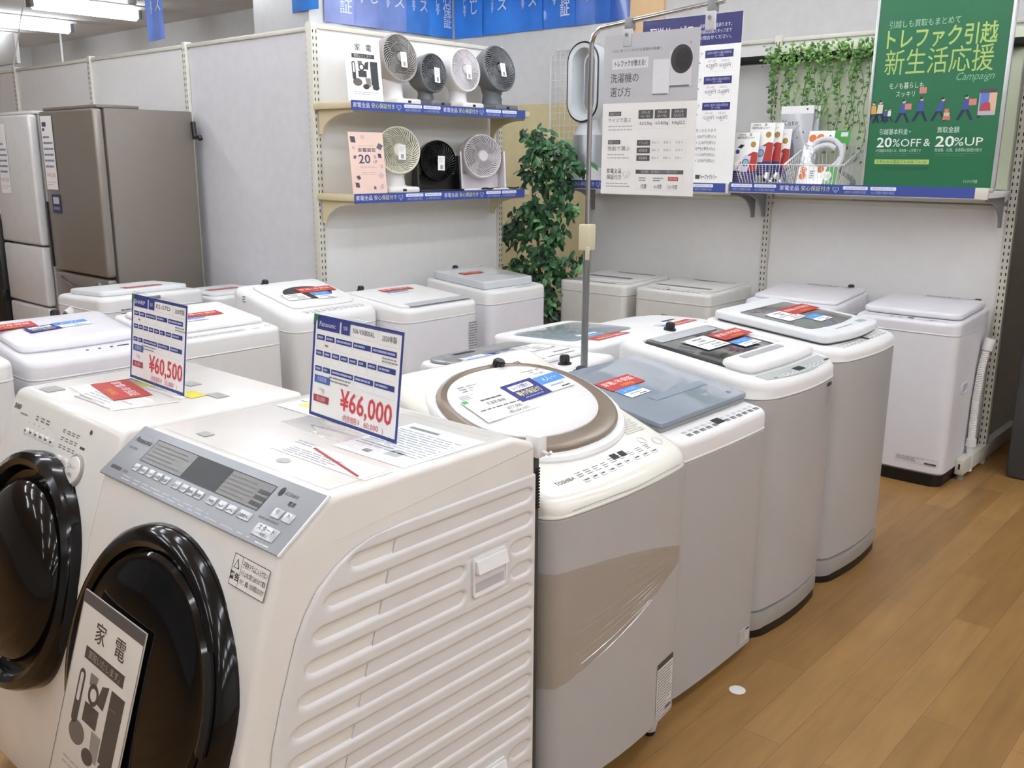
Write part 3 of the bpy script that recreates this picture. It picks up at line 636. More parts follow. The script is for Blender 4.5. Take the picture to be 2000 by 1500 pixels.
# --- row behind the aisle row, facing -x (backs towards the viewer)
def back_row(label, x, y, w, d, zs, zf, zb, **k): return Washer(label, (x, y), pi, w, d, zs, zf, zb, **k)
M1 = back_row('white washing machine with grey front bezel, right behind the bronze ringed machine', -2.61, 2.64, .54, .58, .83, .88, .91, r=.06, bul=.015, z0=.03)
M1.slab('lid_bezel', -.25, .25, .03, .22, .001, .014, mat('bezel_silver', '#a7a9ab', .2, metal=.3), .06, .01, e=.006)
M1.slab('display_window', .02, .13, .06, .085, .0141, .0155, BLACK, .004, e=.0006)
M1.slab('lid', -.24, .24, .19, .46, .001, .018, WHITE, .05, e=.008)
b = MB(); f = M1.T.at(0, 0, .0185)
for u, v, L in ((-.17, .43, .16), (.02, .44, .13), (-.2, .38, .1)): b.rect(f, u, v, u+L, v+.006, '#2a2a2b', 1)
b.build('lid_print', M1.lid); M1.inlet(.0, .52, .017, .035)
b = MB(); b.box((-.586, -.2, .6), (-.58, .16, .82), WHITE, .006); b.box((-.592, -.05, .86), (-.56, .12, .902), WHITE, .006); b.lathe([(.006, 0), (.006, .004)], MGREY, Fr((-.583, .2, .8), (0, 1, 0), (0, 0, 1)), 10); b.build('rear_cover', M1.t)
M2 = back_row('white washing machine with clear see-through lid, behind the glass lidded machine', -2.74, 3.2, .54, .57, .83, .895, .92, r=.05, bul=.008, z0=.03, opening=(-.22, .22, .08, .42, .03), depth=.05, wellmat=mat('well_grey', '#c3c6c6', .4))
M2.slab('lid', -.215, .215, .085, .415, -.008, .004, GLASSL, .025, e=.003)
b = MB(); b.box((-.575, -.2, .72), (-.57, .2, .8), WHITE, .004); b.tube([(-.578, -.12, .84), (-.59, -.12, .83), (-.59, -.12, .79), (-.578, -.12, .78)], .008, WHITE, 8); b.tube([(-.585, -.26, .795), (-.585, -.14, .8), (-.585, .0, .79)], .003, MGREY, 6); b.build('rear_cover', M2.t)
M3 = back_row('white washing machine with rounded top and black slot, partly hidden behind the smoked window machine', -2.72, 3.80, .56, .57, .80, .85, .87, r=.1, bul=.02, z0=.03)
M3.slab('lid', -.22, .22, .1, .46, .001, .018, WHITE, .08, e=.01); M3.slab('slot_window', -.12, -.02, .28, .3, .0182, .0195, BLACK, .004, e=.0005)

# --- long row by the fan gondola, facing +x
def long_row(label, x, y, w, d, zs, zf, zb, **k): return Washer(label, (x, y), 0, w, d, zs, zf, zb, **k)
L0 = long_row('white washing machine corner cut off by the left edge of the photo', -3.62, 1.03, .55, .56, .83, .9, .95, r=.05, bul=.01, z0=.03)
L0.slab('lid', -.22, .22, .1, .5, .001, .015, LGREY, .03)
L1 = long_row('white washing machine with wavy lid and dark keys, left of the 60,500 yen card', -3.67, 1.635, .53, .56, .80, .872, .95, r=.05, bul=.01, top=cw, body=COOLW, z0=.03, edge=.025)
L1.slab('lid', -.245, .245, .12, .5, -.004, .03, cw, .04, .015, .012, e=.02); L1.inlet(.05, .5, .018, .05)
b = MB(); f = L1.T.at(0, 0, .0004)
for k, (u, w2) in enumerate(((-.02, .012), (.03, .012), (.08, .012), (.11, .05))): b.shape(f, [(u, .06), (u+w2, .06), (u+w2+.006, .075), (u+.006, .075)], '#4a4b4e', 1)
b.build('control_panel', L1.t)
L2 = long_row('white washing machine with square front, right of the 60,500 yen card', -3.67, 2.235, .54, .56, .79, .872, .93, r=.035, bul=.004, z0=.03)
L2.slab('lid', -.245, .245, .1, .5, .0, .022, WHITE, .03, .0, .004, e=.012)
b = MB(); f = L2.T.at(0, 0, .0004); b.rect(f, -.24, .02, .1, .06, '#cfd0d0', 1); b.bars(f, -.2, .03, .08, .045, 1, '#9d9fa1', 2, 3, .6, 8); b.bars(f, .13, .03, .17, .036, 1, '#5b5d5f', 2, 3, .8, 1)
for u in (.215, .235): b.disc(f, u, .05, .005, '#8a8c8e', 2)
b.build('control_panel', L2.t)
L3 = long_row('white washing machine with high curved sides and black lid window', -3.79, 2.93, .55, .55, .8, .88, .99, r=.06, bul=.01, z0=.03, edge=.04)
L3.slab('lid', -.2, .2, .1, .48, .0, .012, WHITE, .05, e=.006)
MB().prism([(.14*cos(t)+.02, .29+.1*sin(t)) for t in [2*pi*k/28 for k in range(28)]], .0125, .0145, GLOSSB, L3.T).build('lid_window', L3.lid); L3.inlet(-.1, .5, .016, .03)
b = MB(); f = L3.T.at(0, 0, .0004); control_marks(b, f, -.18, .2, .03, .07, None, 41, '#a9abad', WHITE); b.build('control_panel', L3.t)
MB().bars(Fr((-.42, -.2755, .93), (1, 0, 0), (0, 0, 1)), -.015, -.02, .015, .02, 3, '#8a8c8e', 1, 3, .5, 2).build('side_marks', L3.t)
L4 = long_row('white washing machine with small print column on its front, below the fans', -3.6, 3.485, .56, .56, .8, .872, .915, r=.05, bul=.01, body=COOLW, z0=.03, edge=.025)
L4.slab('lid', -.25, .25, .05, .5, .0, .01, WHITE, .03, e=.005); L4.slab('control_panel', -.2, .26, .03, .1, .0102, .0112, mat('strip_grey', '#bfc2c3', .3), .01, e=.0005); L4.inlet(-.14, .52, .016, .03)
b = MB(); b.bars(L4.front(), .185, .5, .25, .76, 18, '#8d8f92', 1, 4, .45, 2); b.build('side_print', L4.t)
L5 = long_row('white washing machine with glossy raised lid beside the potted tree', -3.72, 4.24, .53, .56, .8, .878, .92, r=.05, bul=.012, body=COOLW, z0=.03)
L5.slab('lid', -.24, .2, .06, .5, .001, .05, mat('lid_gloss_grey', '#cfd3d6', .15, coat=.4), .02, e=.01); L5.inlet(-.02, .53, .016, .06)
MB().bars(L5.T.at(0, 0, .0004), .0, .015, .2, .045, 2, '#8b8d90', 1, 3, .5, 3).build('control_panel', L5.t)
# --- machines behind the long row, facing -x
N1 = back_row('white washing machine with black drain stub on its side, in front of the silver refrigerator', -5.49, 2.545, .62, .56, .82, .875, .9, r=.05, bul=.02, z0=.03, edge=.025)
N1.slab('lid', -.26, .26, .06, .47, .0, .03, mat('lid_pale_grey'), .04, e=.012)
b = MB().cyl((-.2, .30, .80), (-.2, .335, .78), .03, WHITE, 16).cyl((-.2, .333, .782), (-.2, .365, .735), .024, BLACK, 16); b.build('drain_stub', N1.t, 'black drain stub')
b = MB().box((-.569, -.03, .875), (-.558, .06, .89), MGREY, .003); b.bars(Fr((-.5615, .0, .82), (0, -1, 0), (0, 0, 1)), -.2, -.02, -.06, .02, 2, '#77797b', 1, 4, .4, 5); b.build('rear_cover', N1.t)
N2 = back_row('low white washing machine squeezed between two taller ones below the partition', -5.45, 3.12, .42, .54, .76, .82, .84, r=.05, bul=.01, z0=.03)
N2.slab('lid', -.19, .19, .06, .48, .0, .02, mat('lid_pale_grey'), .04, e=.01)
# ------------------------------------------------------------------ two drum washer-dryers in front, facing -y
def body_x(prof, x0, x1, mt, e=.014):
    cy = sum(p[0] for p in prof)/len(prof)
    def ring(x, i):
        P = []; n = len(prof)
        for k in range(n):
            (ya, za), (y, z), (yb, zb) = prof[k-1], prof[k], prof[(k+1) % n]
            d1 = Vector((y-ya, z-za)).normalized(); d2 = Vector((yb-y, zb-z)).normalized(); nn = Vector((-d1.y-d2.y, d1.x+d2.x))
            nn = nn.normalized()*min(1.6, 1/max(.4, sqrt((1+d1.dot(d2))/2))); P.append((x, y+nn.x*i, z+nn.y*i))
        return P
    # x rises from x0 to x1
    L = [ring(x0+e*(1-cos(a)), e*(1-sin(a))) for a in [pi/2*k/5 for k in range(6)]]
    Q = [ring(x1-e*(1-cos(a)), e*(1-sin(a))) for a in [pi/2*k/5 for k in range(6)]][::-1]
    return MB().loft(L+Q, mt)
def smooth_prof(P, idx, k=4):
    """cut listed corners of a profile into short arcs"""
    out = []; n = len(P)
    for i, p in enumerate(P):
        if i in idx:
            a, c = Vector(P[i-1]), Vector(P[(i+1) % n]); b = Vector(p); r = idx[i]
            s = b+(a-b).normalized()*min(r, (a-b).length*.45); t = b+(c-b).normalized()*min(r, (c-b).length*.45)
            for j in range(k+1): q = j/k; out.append(tuple(s*(1-q)**2+b*2*q*(1-q)+t*q*q))
        else: out.append(tuple(p))
    return out
WB = mat('warm_white_gloss', '#e6e3dc', .25, noise=.012, coat=.25)
# near machine
X0, X1 = -1.91, -1.265; XM = (X0+X1)/2
PA = thing('drum_washing_machine', 'white front loading washer dryer with silver control panel and ribbed side', 'washing machine', (XM, 1.1, 0))
fp = [(.75, .04), (1.503, .04), (1.503, 1.035), (1.43, 1.062), (.945, 1.062), (.836, .985), (.79, .856), (.76, .725), (.735, .64), (.72, .55), (.715, .45), (.73, .2)]
wp(body_x(smooth_prof(fp, {0: .02, 1: .02, 2: .01, 4: .015, 5: .012}), X0, X1, WB), 'cabinet', PA)
for x in (X0+.07, X1-.07):
    for y in (.82, 1.4): wp(MB().cyl((x, y, 0), (x, y, .045), .025, BLACK, 14), 'foot', PA)
# pressed side panel with horizontal grooves
def yf(z):
    pr = [(.04, .80), (.2, .785), (.45, .775), (.55, .782), (.64, .797), (.725, .822), (.82, .855), (.86, .875), (.9, .905), (.93, .945), (.95, .985), (.962, 1.03), (.968, 1.10)]
    for (za, ya), (zb, yb) in zip(pr, pr[1:]):
        if z <= zb: return ya+(yb-ya)*max(0, (z-za))/(zb-za)
    return pr[-1][1]
NZ, NY = 330, 90; YB = 1.494; V = []; hd = (1.283, 1.408, .732, .838)   # handle recess y0 y1 z0 z1
def stad(y, z, y0, y1, zc, hh):
    yy = max(y0+hh, min(y, y1-hh)); return hypot(y-yy, z-zc)-hh
ribs = []
zc = .925
k = 0
while zc > .06:
    y0 = yf(zc)+.045
    if k in (2, 3, 11, 12): ribs += [(y0, 1.268, zc), (1.422, 1.48, zc)]
    elif k in (15,): pass
    else: ribs.append((y0, 1.48, zc))
    zc -= .0567; k += 1
for i in range(NZ+1):
    z = .06+(.968-.06)*i/NZ; ya = yf(z); near = [r for r in ribs if abs(z-r[2]) < .03]
    for j in range(NY+1):
        y = ya+(YB-ya)*j/NY; d = 0
        for y0, y1, c in near:
            s = stad(y, z, y0, y1, c, .0165)
            if s < .006: q_ = max(-1, min(1, (z-c)/.02)); d = max(d, .017*min(1, max(0, (.006-s)/.012))*((q_+1)/1.25 if q_ < .25 else (1-q_)/.75))
        s = max(hd[0]-y, y-hd[1], hd[2]-z, z-hd[3])
        if -.014 < s < 0: d = max(d, .0015)
        V.append((X1+.006-d-(.004 if j in (0,) or i == NZ else 0), y, z))
b = MB(); b.add(V, [(i*(NY+1)+j, i*(NY+1)+j+1, (i+1)*(NY+1)+j+1, (i+1)*(NY+1)+j) for i in range(NZ) for j in range(NY)], mat('side_panel_steel', '#dfdedb', .33, noise=.01))
b.add([(X1+.002, yf(.06), .06), (X1+.002, YB, .06), (X1+.002, YB, .968), (X1+.002, 1.10, .968)], [(0, 1, 2, 3)], STEEL)
sp = wp(b, 'side_panel', PA, smooth=60)
for hz in (.787, .273):
    f = Fr((X1+.0065, 1.345, hz), (0, 1, 0), (0, 0, 1))
    o1 = rrect(-.052, -.044, .052, .044, .008, 4); o2 = rrect(-.047, -.039, .047, .039, .006, 4); o3 = rrect(-.047, -.034, .047, .022, .006, 4)
    g = MB().loft([[f.P(u, v, -.001) for u, v in o1], [f.P(u, v, .004) for u, v in o1], [f.P(u, v, .004) for u, v in o2], [f.P(u, v, .0015) for u, v in o3]], WHITE)
    g.add([f.P(-.046, .038, .009), f.P(.046, .038, .009), f.P(.046, .012, .016), f.P(-.046, .012, .016), f.P(-.046, .012, .002), f.P(.046, .012, .002), f.P(-.046, .038, .003), f.P(.046, .038, .003)],
          [(3, 2, 1, 0), (4, 5, 2, 3), (0, 1, 7, 6), (0, 6, 4, 3), (1, 2, 5, 7)], WHITE)
    g.add([f.P(-.044, -.034, .002), f.P(.044, -.034, .002), f.P(.044, -.012, .0022), f.P(-.044, -.012, .0022)], [(0, 1, 2, 3)], LGREY)
    wp(g, 'side_handle', PA)
b = MB().box((X1-.03, 1.5, 1.0), (X1+.008, 1.53, 1.05), WHITE, .004).tube([(X1+.0, 1.515, 1.015), (X1+.025, 1.515, 1.012), (X1+.032, 1.515, 1.018)], .004, WHITE, 8); wp(b, 'hose_hook', PA)
b = MB().box((X0+.04, 1.503, .1), (X1-.004, 1.52, 1.0), DGREY, .004)
for k in range(14): b.box((X1-.006, 1.506, .88+.007*k), (X1-.001, 1.518, .884+.007*k), BLACK)
wp(b, 'rear_panel', PA)
# top: flat grey plate painted as the pocket's shade, printed sheets, seam
b = MB(); ft = Fr((XM, .945, 1.0625), (1, 0, 0), (0, 1, 0))
b.frame(ft, -.29, .02, .29, .455, .0014, '#d3d2cf', 1)
b.box((-.2, .045, .0005), (-.165, .068, .0015), mat('pocket_shade_grey', '#a8a9a5', .6), 0, ft); b.disc(ft, .09, .065, .018, '#b9b6b3', 1, .013)
b.rect(ft, .0, .095, .30, .165, '#ececea', 1); b.shape(ft, [(.07, .157), (.275, .104), (.275, .098), (.07, .15)], '#b3363a', 3)
b.bars(ft, .03, .1, .19, .135, 4, '#9fa2a6', 2, 4, .35, 5); b.bars(ft, .0, .15, .06, .17, 2, '#9fa2a6', 2, 4, .4, 3)
b.rect(ft, -.28, .3, -.02, .43, '#eeeeea', 1); b.rect(ft, -.24, .335, -.1, .385, '#e3dd6a', 2); b.rect(ft, -.27, .365, -.245, .37, '#8a8d90', 2)
b.rect(ft, .08, .19, .3, .42, '#eef0f1', 1); b.rect(ft, .1, .385, .19, .397, '#7f8285', 2); b.bars(ft, .09, .24, .28, .375, 11, '#a9acb0', 2, 6, .35, 4); b.rect(ft, .2, .225, .24, .255, '#b9bcc0', 2); b.rect(ft, .15, .21, .17, .225, '#84878a', 3)
wp(b, 'top_print', PA)
# control panel
cf = Fr((XM, .8345, .9855), (1, 0, 0), (0, .109, .077)); PLn = .1335
b = MB().box((-.3265, -.002, .0), (.3265, PLn, .006), SILVER, .004, cf); b.box((.3235, -.003, .0015), (.3278, PLn+.001, .0072), mat('trim_white', '#e8e8e8', .25), .001, cf)
c2 = cf.at(0, 0, .0062)
b.rect(c2, -.235, .056, .195, .114, mat('display_grey', '#7f7e7c', .3), 1); b.frame(c2, -.235, .056, .195, .114, .0016, '#3a3a3b', 2); b.rect(c2, -.075, .058, .055, .112, '#35383a', 2)
b.text(c2, 'Panasonic', -.307, .093, .0125, '#2c2d2f', 'l', .063, 1, .02); b.text(c2, 'NA-VX800A', -.307, .073, .006, '#55575a', 'l', .035, 1)
b.shape(c2, rrect(-.305, .018, -.262, .026, .003, 2), '#38393b', 1); b.bars(c2, -.255, .018, -.235, .026, 1, '#6d6f72', 1, 3, .7, 1)
b.bars(c2, -.225, .062, -.09, .108, 5, '#7b7a78', 3, 5, .3, 6); b.bars(c2, .06, .062, .15, .108, 5, '#7f7e7c', 3, 7, .3, 4); b.bars(c2, .16, .06, .192, .1, 3, '#454546', 3, 8, .6, 1)
b.bars(c2, -.24, .003, .23, .017, 2, '#c4c7ca', 1, 9, .25, 14)
b.shape(c2, [(.215+.007*cos(t), .108+.010*sin(t)) for t in [2*pi*k/16 for k in range(16)]], '#232425', 1); b.text(c2, 'ECONAVI', .227, .1045, .0075, '#3a3b3d', 'l', .037, 1)
b.text(c2, '電源', .262, .088, .0075, '#3b3c3e', 'c', None, 1, .02); b.bars(c2, .21, .046, .27, .052, 1, '#6d6f72', 1, 3, .6, 3); b.bars(c2, .25, .001, .29, .008, 1, '#d3d5d7', 1, 3, .4, 3)
pn = wp(b, 'control_panel', PA, 'silver control panel with grey display')
bt = mat('key_silver', '#bfc1c4', .25, metal=.3)
ks = [(-.222, 'おそうじ'), (-.192, '予約'), (-.162, 'コース'), (-.132, '洗濯'), (-.102, '乾燥'), (-.06, '洗い'), (-.032, 'すすぎ'), (-.004, '脱水'), (.024, '乾燥'), (.068, '予約'), (.103, '∨'), (.135, '∧'), (.178, '自動投入')]
for u, t in ks:
    w2 = .0115 if u < .05 else (.0135 if u < .16 else .019)
    q = MB().box((u-w2, .03, .005), (u+w2, .048, .0092), bt, .002, cf); q.text(cf.at(0, 0, .0093), t, u, .034, .0062, '#38393b', 'c', w2*1.5, 1); wp(q, 'key', pn)
for u0, u1, v0, v1, t in ((.235, .262, .056, .076, '切'), (.268, .295, .056, .076, '入'), (.225, .29, .013, .039, 'スタート')):
    q = MB().box((u0, v0, .005), (u1, v1, .0095), bt, .003, cf); q.text(cf.at(0, 0, .0096), t, (u0+u1)/2, v0+(v1-v0)*.5, (v1-v0)*.34, '#38393b', 'c', (u1-u0)*(.35 if len(t) == 1 else .75), 1)
    if len(t) > 1: q.text(cf.at(0, 0, .0096), '一時停止', (u0+u1)/2, v0+(v1-v0)*.14, (v1-v0)*.2, '#4a4b4d', 'c', (u1-u0)*.5, 1)
    wp(q, 'key', pn)
# warning sticker under the panel
wf = Fr((-1.333, .8165, .9345), (1, 0, 0), (0, .046, .129)).at(0, 0, .0012, -.02)
b = MB(); b.rect(wf, -.052, -.028, .056, .028, '#e9e7e1', 1); b.frame(wf, -.052, -.028, .056, .028, .0012, '#4b4947', 2); b.rect(wf, -.026, -.028, -.025, .028, '#4b4947', 2)
b.shape(wf, [(-.048, .003), (-.03, .003), (-.039, .021)], '#54524f', 2); b.shape(wf, [(-.045, .0045), (-.033, .0045), (-.039, .017)], '#e9e7e1', 3); b.text(wf, '警告', -.039, -.016, .0105, '#3c3a38', 'c', None, 2, .03)
for i, t in enumerate(('子供をドラムに入らせない', 'ドラム内に閉じ込められて窒息', 'やけど、感電、けがの原因になります')): b.text(wf, t, .015, .011-.0145*i, .0092 if i == 0 else .0075, '#4a4846', 'c', .073, 2, .01)
wp(b, 'warning_label', PA)
# door
dv = Vector((0, .101, .345)); df = Fr((-1.585, .7475, .672), (1, 0, 0), dv)
b = MB().lathe([(.292, -.07), (.293, .008), (.288, .026), (.274, .038), (.258, .04), (.247, .034), (.243, .018)], GLOSSB, df, 72, True, True); door = wp(b, 'door', PA, 'gloss black round door')
wp(MB().lathe([(.241, .016), (.24, .03), (.232, .037), (.222, .036), (.2, .042), (.15, .046), (.08, .048), (.02, .0485)], mat('door_glass', '#07080a', .06, spec=.35), df, 72), 'door_glass', door)
P = []
for k in range(13): a = radians(-8+38*k/12); P.append((a))
b = MB().loft([[df.P(r*cos(a), r*sin(a), h) for r, h in ((.246, .036), (.272, .0405), (.274, .048), (.262, .053), (.248, .047))] for a in P], BLACK); wp(b, 'door_handle', door)

# second machine, further left
S0, S1 = -2.60, -2.0; SM = (S0+S1)/2
SH = thing('drum_washing_machine', 'white front loading washer dryer with sloped keypad front, left of the silver panel one', 'washing machine', (SM, 1.1, 0))
fp = [(.76, .04), (1.42, .04), (1.42, 1.04), (.935, 1.04), (.90, .965), (.86, .87), (.80, .7), (.765, .55), (.75, .4), (.752, .2)]
wp(body_x(smooth_prof(fp, {0: .02, 1: .02, 2: .012, 3: .02}), S0, S1, WB, .012), 'cabinet', SH)
for x in (S0+.07, S1-.07):
    for y in (.82, 1.35): wp(MB().cyl((x, y, 0), (x, y, .045), .025, BLACK, 14), 'foot', SH)
sf = Fr((SM, .86, .87), (1, 0, 0), (0, .0735, .17)).at(0, 0, .0008)
b = MB(); b.text(sf, 'SHARP', -.275, .135, .014, '#3a3937', 'l', .04, 1, .02); b.bars(sf, -.23, .125, -.185, .132, 1, '#8f8c87', 1, 3, .6, 3)
for i in range(3): b.bars(sf, -.135+.03*i, .125-.008*0, -.115+.03*i, .14, 2, '#84817c', 1, i, .5, 1)
for i in range(4): b.disc(sf, -.165+.03*i, .115, .0018, '#6f6c68', 1)
for i in range(12): b.bars(sf, .025+.024*(i % 4), .125-.019*(i//4), .042+.024*(i % 4), .136-.019*(i//4), 2, '#8a8782', 1, i, .55, 1)
b.disc(sf, .16, .152, .006, '#55524e', 1); b.bars(sf, .13, .105, .155, .113, 1, '#55524e', 1, 1, .8, 1); b.bars(sf, .09, .0, .16, .012, 2, '#8f8c87', 1, 1, .5, 3)
pnl = wp(b, 'control_print', SH)
for i in range(6):
    u = -.175+.03*i; q = MB().box((u, .083, -.001), (u+.02, .1, .003), WB, .002, sf); q.bars(sf.at(0, 0, .003), u+.003, .088, u+.017, .096, 1, '#6d6a66', 1, i, .7, 1); wp(q, 'key', SH)
for u, w2, t in ((.03, .03, 'コース'), (.066, .034, 'きれい')):
    q = MB().box((u, .05, -.001), (u+w2, .072, .004), WB, .002, sf); q.text(sf.at(0, 0, .0041), t, u+w2/2, .057, .008, '#6d6a66', 'c', w2*.7, 1); wp(q, 'key', SH)
q = MB().lathe([(.04, -.001), (.04, .004), (.035, .006)], mat('dial_ring_grey', '#a5a39f', .3, metal=.3), sf.at(.14, .055), 36).lathe([(.034, .0055), (.032, .009), (.02, .011), (.005, .0115)], WB, sf.at(.14, .055), 36)
q.text(sf.at(.14, .055, .0118), 'スタート', 0, .002, .011, '#7a7773', 'c', .038, 1).text(sf.at(.14, .055, .0118), '一時停止', 0, -.015, .008, '#55524e', 'c', .028, 1); wp(q, 'start_button', SH)
b = MB(); f2 = Fr((S0+.09, .985, 1.0405), (1, 0, 0), (0, 1, 0)); b.box((-.03, -.02, .0003), (.03, .025, .0012), mat('pocket_shade_grey'), 0, f2)  # grey plates here carry the shade of recessed pockets as colour
f3 = Fr((SM, .93, 1.0405), (1, 0, 0), (0, 1, 0))
for u, v in ((.17, .3), (.0, .32)): b.box((u-.03, v, .0003), (u+.03, v+.035, .0012), mat('pocket_shade_grey'), 0, f3)
b.shape(f3, [(-.21, .1), (.12, .06), (.16, .22), (-.17, .26)], '#e7e6e2', 1); b.bars(f3, -.1, .06, .1, .13, 5, '#b9b7b3', 2, 3, .35, 6); b.rect(f3, .08, .255, .15, .3, '#e8d93c', 2); b.shape(f3, [(-.14, .235), (-.06, .225), (-.04, .27), (-.12, .28)], '#d9d86a', 2)
wp(b, 'top_print', SH)
b = MB(); f4 = Fr((-2.03, .7525, .28), (1, 0, 0), (0, 0, 1)).at(0, 0, .0015); b.rect(f4, -.06, .02, -.0, .05, '#6d6860', 1); b.bars(f4, -.06, -.09, .0, .015, 10, '#a9a49a', 1, 3, .4, 3); wp(b, 'rating_label', SH)
d2 = Fr((-2.298, .7905, .662), (1, 0, 0), (0, .095, .33))
door = wp(MB().lathe([(.288, -.06), (.288, .012), (.282, .026), (.266, .034), (.252, .028), (.24, .006), (.225, .0)], GLOSSB, d2, 72), 'door', SH, 'gloss black round door')
wp(MB().lathe([(.222, -.002), (.22, .02), (.212, .03), (.19, .044), (.14, .058), (.08, .066), (.02, .068)], mat('door_glass_smoke', '#120e0b', .07, spec=.35), d2, 72), 'door_glass', door)
b = MB().box((-.262, -.1, .02), (-.12, .1, .05), BLACK, .012, d2)
for k in range(4): b.box((-.24, .07-.045*k, .0495), (-.14, .076-.045*k, .0515), MGREY, .0008, d2)
wp(b, 'door_handle', door)

# ------------------------------------------------------------------ price cards in clear stands
def price_card(o, ang, name, price, sub, brand, model, label, lean=.12, W_=.325, H_=.232):
    t = thing('price_card_stand', label, 'price card', o, ang)
    f = Fr((0, 0, .006), (1, 0, 0), (0, sin(lean), cos(lean)))
    b = MB().box((-W_/2-.006, 0, -.0022), (W_/2+.006, H_+.006, .0022), CLEAR, .001, f).box((-W_/2-.006, -.075, 0), (W_/2+.006, .004, .0025), CLEAR, .001).build('clear_stand', t)
    b = MB().box((-W_/2, .002, -.001), (W_/2, H_, .001), PAPER, 0, f); g = f.at(0, .002, .0032); c = '#323f86'; K = H_/.23
    b = MB().box((-W_/2, .002, .0023), (W_/2, H_, .0031), PAPER, 0, f); w = W_/2
    b.frame(g, -w, 0, w, H_-.002, .0075, c, 1); b.rect(g, -w+.014, .196*K, -.062, .222*K, c, 2); b.text(g, brand, -.108, .204*K, .011, '#dfe2f0', 'c', .062, 3)
    b.rect(g, -.056, .196*K, -.024, .222*K, c, 2); b.text(g, '型番', -.04, .206*K, .007, '#cfd4ea', 'c', .016, 3); b.text(g, model, .026, .204*K, .011, '#77787c', 'c', .078, 2, .01); b.text(g, '2020年製', .115, .202*K, .011, '#77787c', 'c', .05, 2, .01)
    b.frame(g, -.022, .195*K, .076, .223*K, .0006, '#c9cacc', 1); b.frame(g, .08, .192*K, w-.014, .223*K, .0006, '#c9cacc', 1)
    for v, us in ((.173, (0, .12, .25, .47, .7, 1)), (.138, (0, .105, .21, .32, .43, .545, .66, .78, 1)), (.103, (0, .105, .215, .51, .755, 1))):
        for i, (p, q) in enumerate(zip(us, us[1:])):
            a, e = -w+.015+p*(W_-.03), -w+.015+q*(W_-.03)-.005
            b.rect(g, a, v*K, e, (v+.0115)*K, c, 2); b.bars(g, a+.004, (v+.0025)*K, e-.004, (v+.009)*K, 1, '#aeb6da', 3, i+int(v*999), .7, 3); b.frame(g, a, (v-.017)*K, e, v*K, .0005, '#cfcfd0', 1)
    b.bars(g, -.09, .085*K, -.01, .1*K, 2, '#8d8e92', 2, 4, .4, 5); b.bars(g, .095, .157*K, .148, .17*K, 2, '#8d8e92', 2, 7, .4, 4); b.bars(g, -.115, .16*K, -.1, .165*K, 1, '#8d8e92', 2, 7, .8, 1)
    b.rect(g, -w+.015, .077*K, -w+.075, .094*K, '#4a66ad', 2); b.text(g, '洗濯容量', -w+.045, .082*K, .0085, '#c9d4ee', 'c', .036, 3); b.text(g, '11kg', -w+.045, .06*K, .009, '#a7a8ab', 'c', .02, 2)
    b.rect(g, -w+.015, .034*K, -w+.075, .05*K, '#a9404a', 2); b.text(g, '税込価格', -w+.045, .038*K, .0085, '#e6c3c6', 'c', .034, 3)
    b.text(g, price, .048, .033*K, .044*K, '#d8444c', 'c', .185, 2, .015); b.text(g, '(税抜価格 ¥', -.0, .011*K, .012, '#d8646a', 'c', .062, 2); b.text(g, sub, .072, .011*K, .0125, '#d8545a', 'c', .05, 2); b.text(g, ')', .112, .01*K, .013, '#d8646a', 'c', None, 2)
    b.shape(g, [(-w, H_-.002), (-w, H_-.028), (-w+.022, H_-.002)], '#2f7d46', 4); b.build('price_card', t)
    return t
price_card((-1.556, 1.226, 1.063), -.065, 'a', '¥66,000', '60,000', 'Panasonic', 'NA-VX800AL', 'clear stand with blue bordered price card reading 66,000 yen on the silver panel washer')
price_card((-2.308, 1.177, 1.041), -.04, 'b', '¥60,500', '55,000', 'SHARP', 'ES-S7D', 'clear stand with price card reading 60,500 yen on the sloped keypad washer', W_=.31, H_=.232)

# ------------------------------------------------------------------ black-and-white buying sign designs
def kaden_print(b, f, w, h, ph):
    """'we buy appliances' sheet: two big characters, dark ribbon, cluster of appliance pictures"""
    k = h; dk = '#4f4842' if ph else '#3b3d3f'
    b.text(f, '家', -.13*w, .295*k, .085*k, dk, 'c', None, 2, .005); b.text(f, '電', .19*w, .295*k, .085*k, dk, 'c', None, 2, .005)
    b.rect(f, -.31*w, .175*k, .33*w, .24*k, dk, 1); b.text(f, '買取いたします。', .01*w, .19*k, .034*k, '#a59d94' if ph else '#c9c9c6', 'c', .52*w, 2)
    b.shape(f, rrect(-.33*w, -.17*k, -.23*w, .12*k, .05*w, 5), dk, 1); b.shape(f, rrect(-.305*w, -.05*k, -.255*w, .1*k, .02*w, 4), '#cfc9c0' if ph else '#efefec', 2)
    b.shape(f, [(-.16*w, .13*k), (-.03*w, .13*k), (-.05*w, .075*k), (-.15*w, .07*k)], '#7d756c', 1); b.shape(f, [(.05*w, .11*k), (.15*w, .13*k), (.12*w, .0), (.0, .01*k)], dk, 1)
    b.ring(f, -.06*w, .035*k, .085*w, .05*w, dk, 1); b.rect(f, .19*w, -.24*k, .40*w, .13*k, dk, 1); b.rect(f, .2*w, .04*k, .3*w, .043*k, '#8d857c', 2)
    b.rect(f, -.16*w, -.12*k, .07*w, -.02*k, dk, 1); b.disc(f, -.2*w, -.2*k, .13*w, '#6b635b', 1, .06*k); b.shape(f, [(.02*w, -.13*k), (.17*w, -.13*k), (.17*w, -.27*k), (.05*w, -.25*k)], '#8f877d', 2)
    b.disc(f, .03*w, -.265*k, .09*w, dk, 3, .04*k); b.disc(f, .31*w, -.27*k, .1*w, dk, 2, .045*k); b.bars(f, -.33*w, -.4*k, .36*w, -.34*k, 2, '#a79f96' if ph else '#b5b5b3', 1, 3, .3, 6)
sd = df.at(-.083, -.08, .0535, -.035)
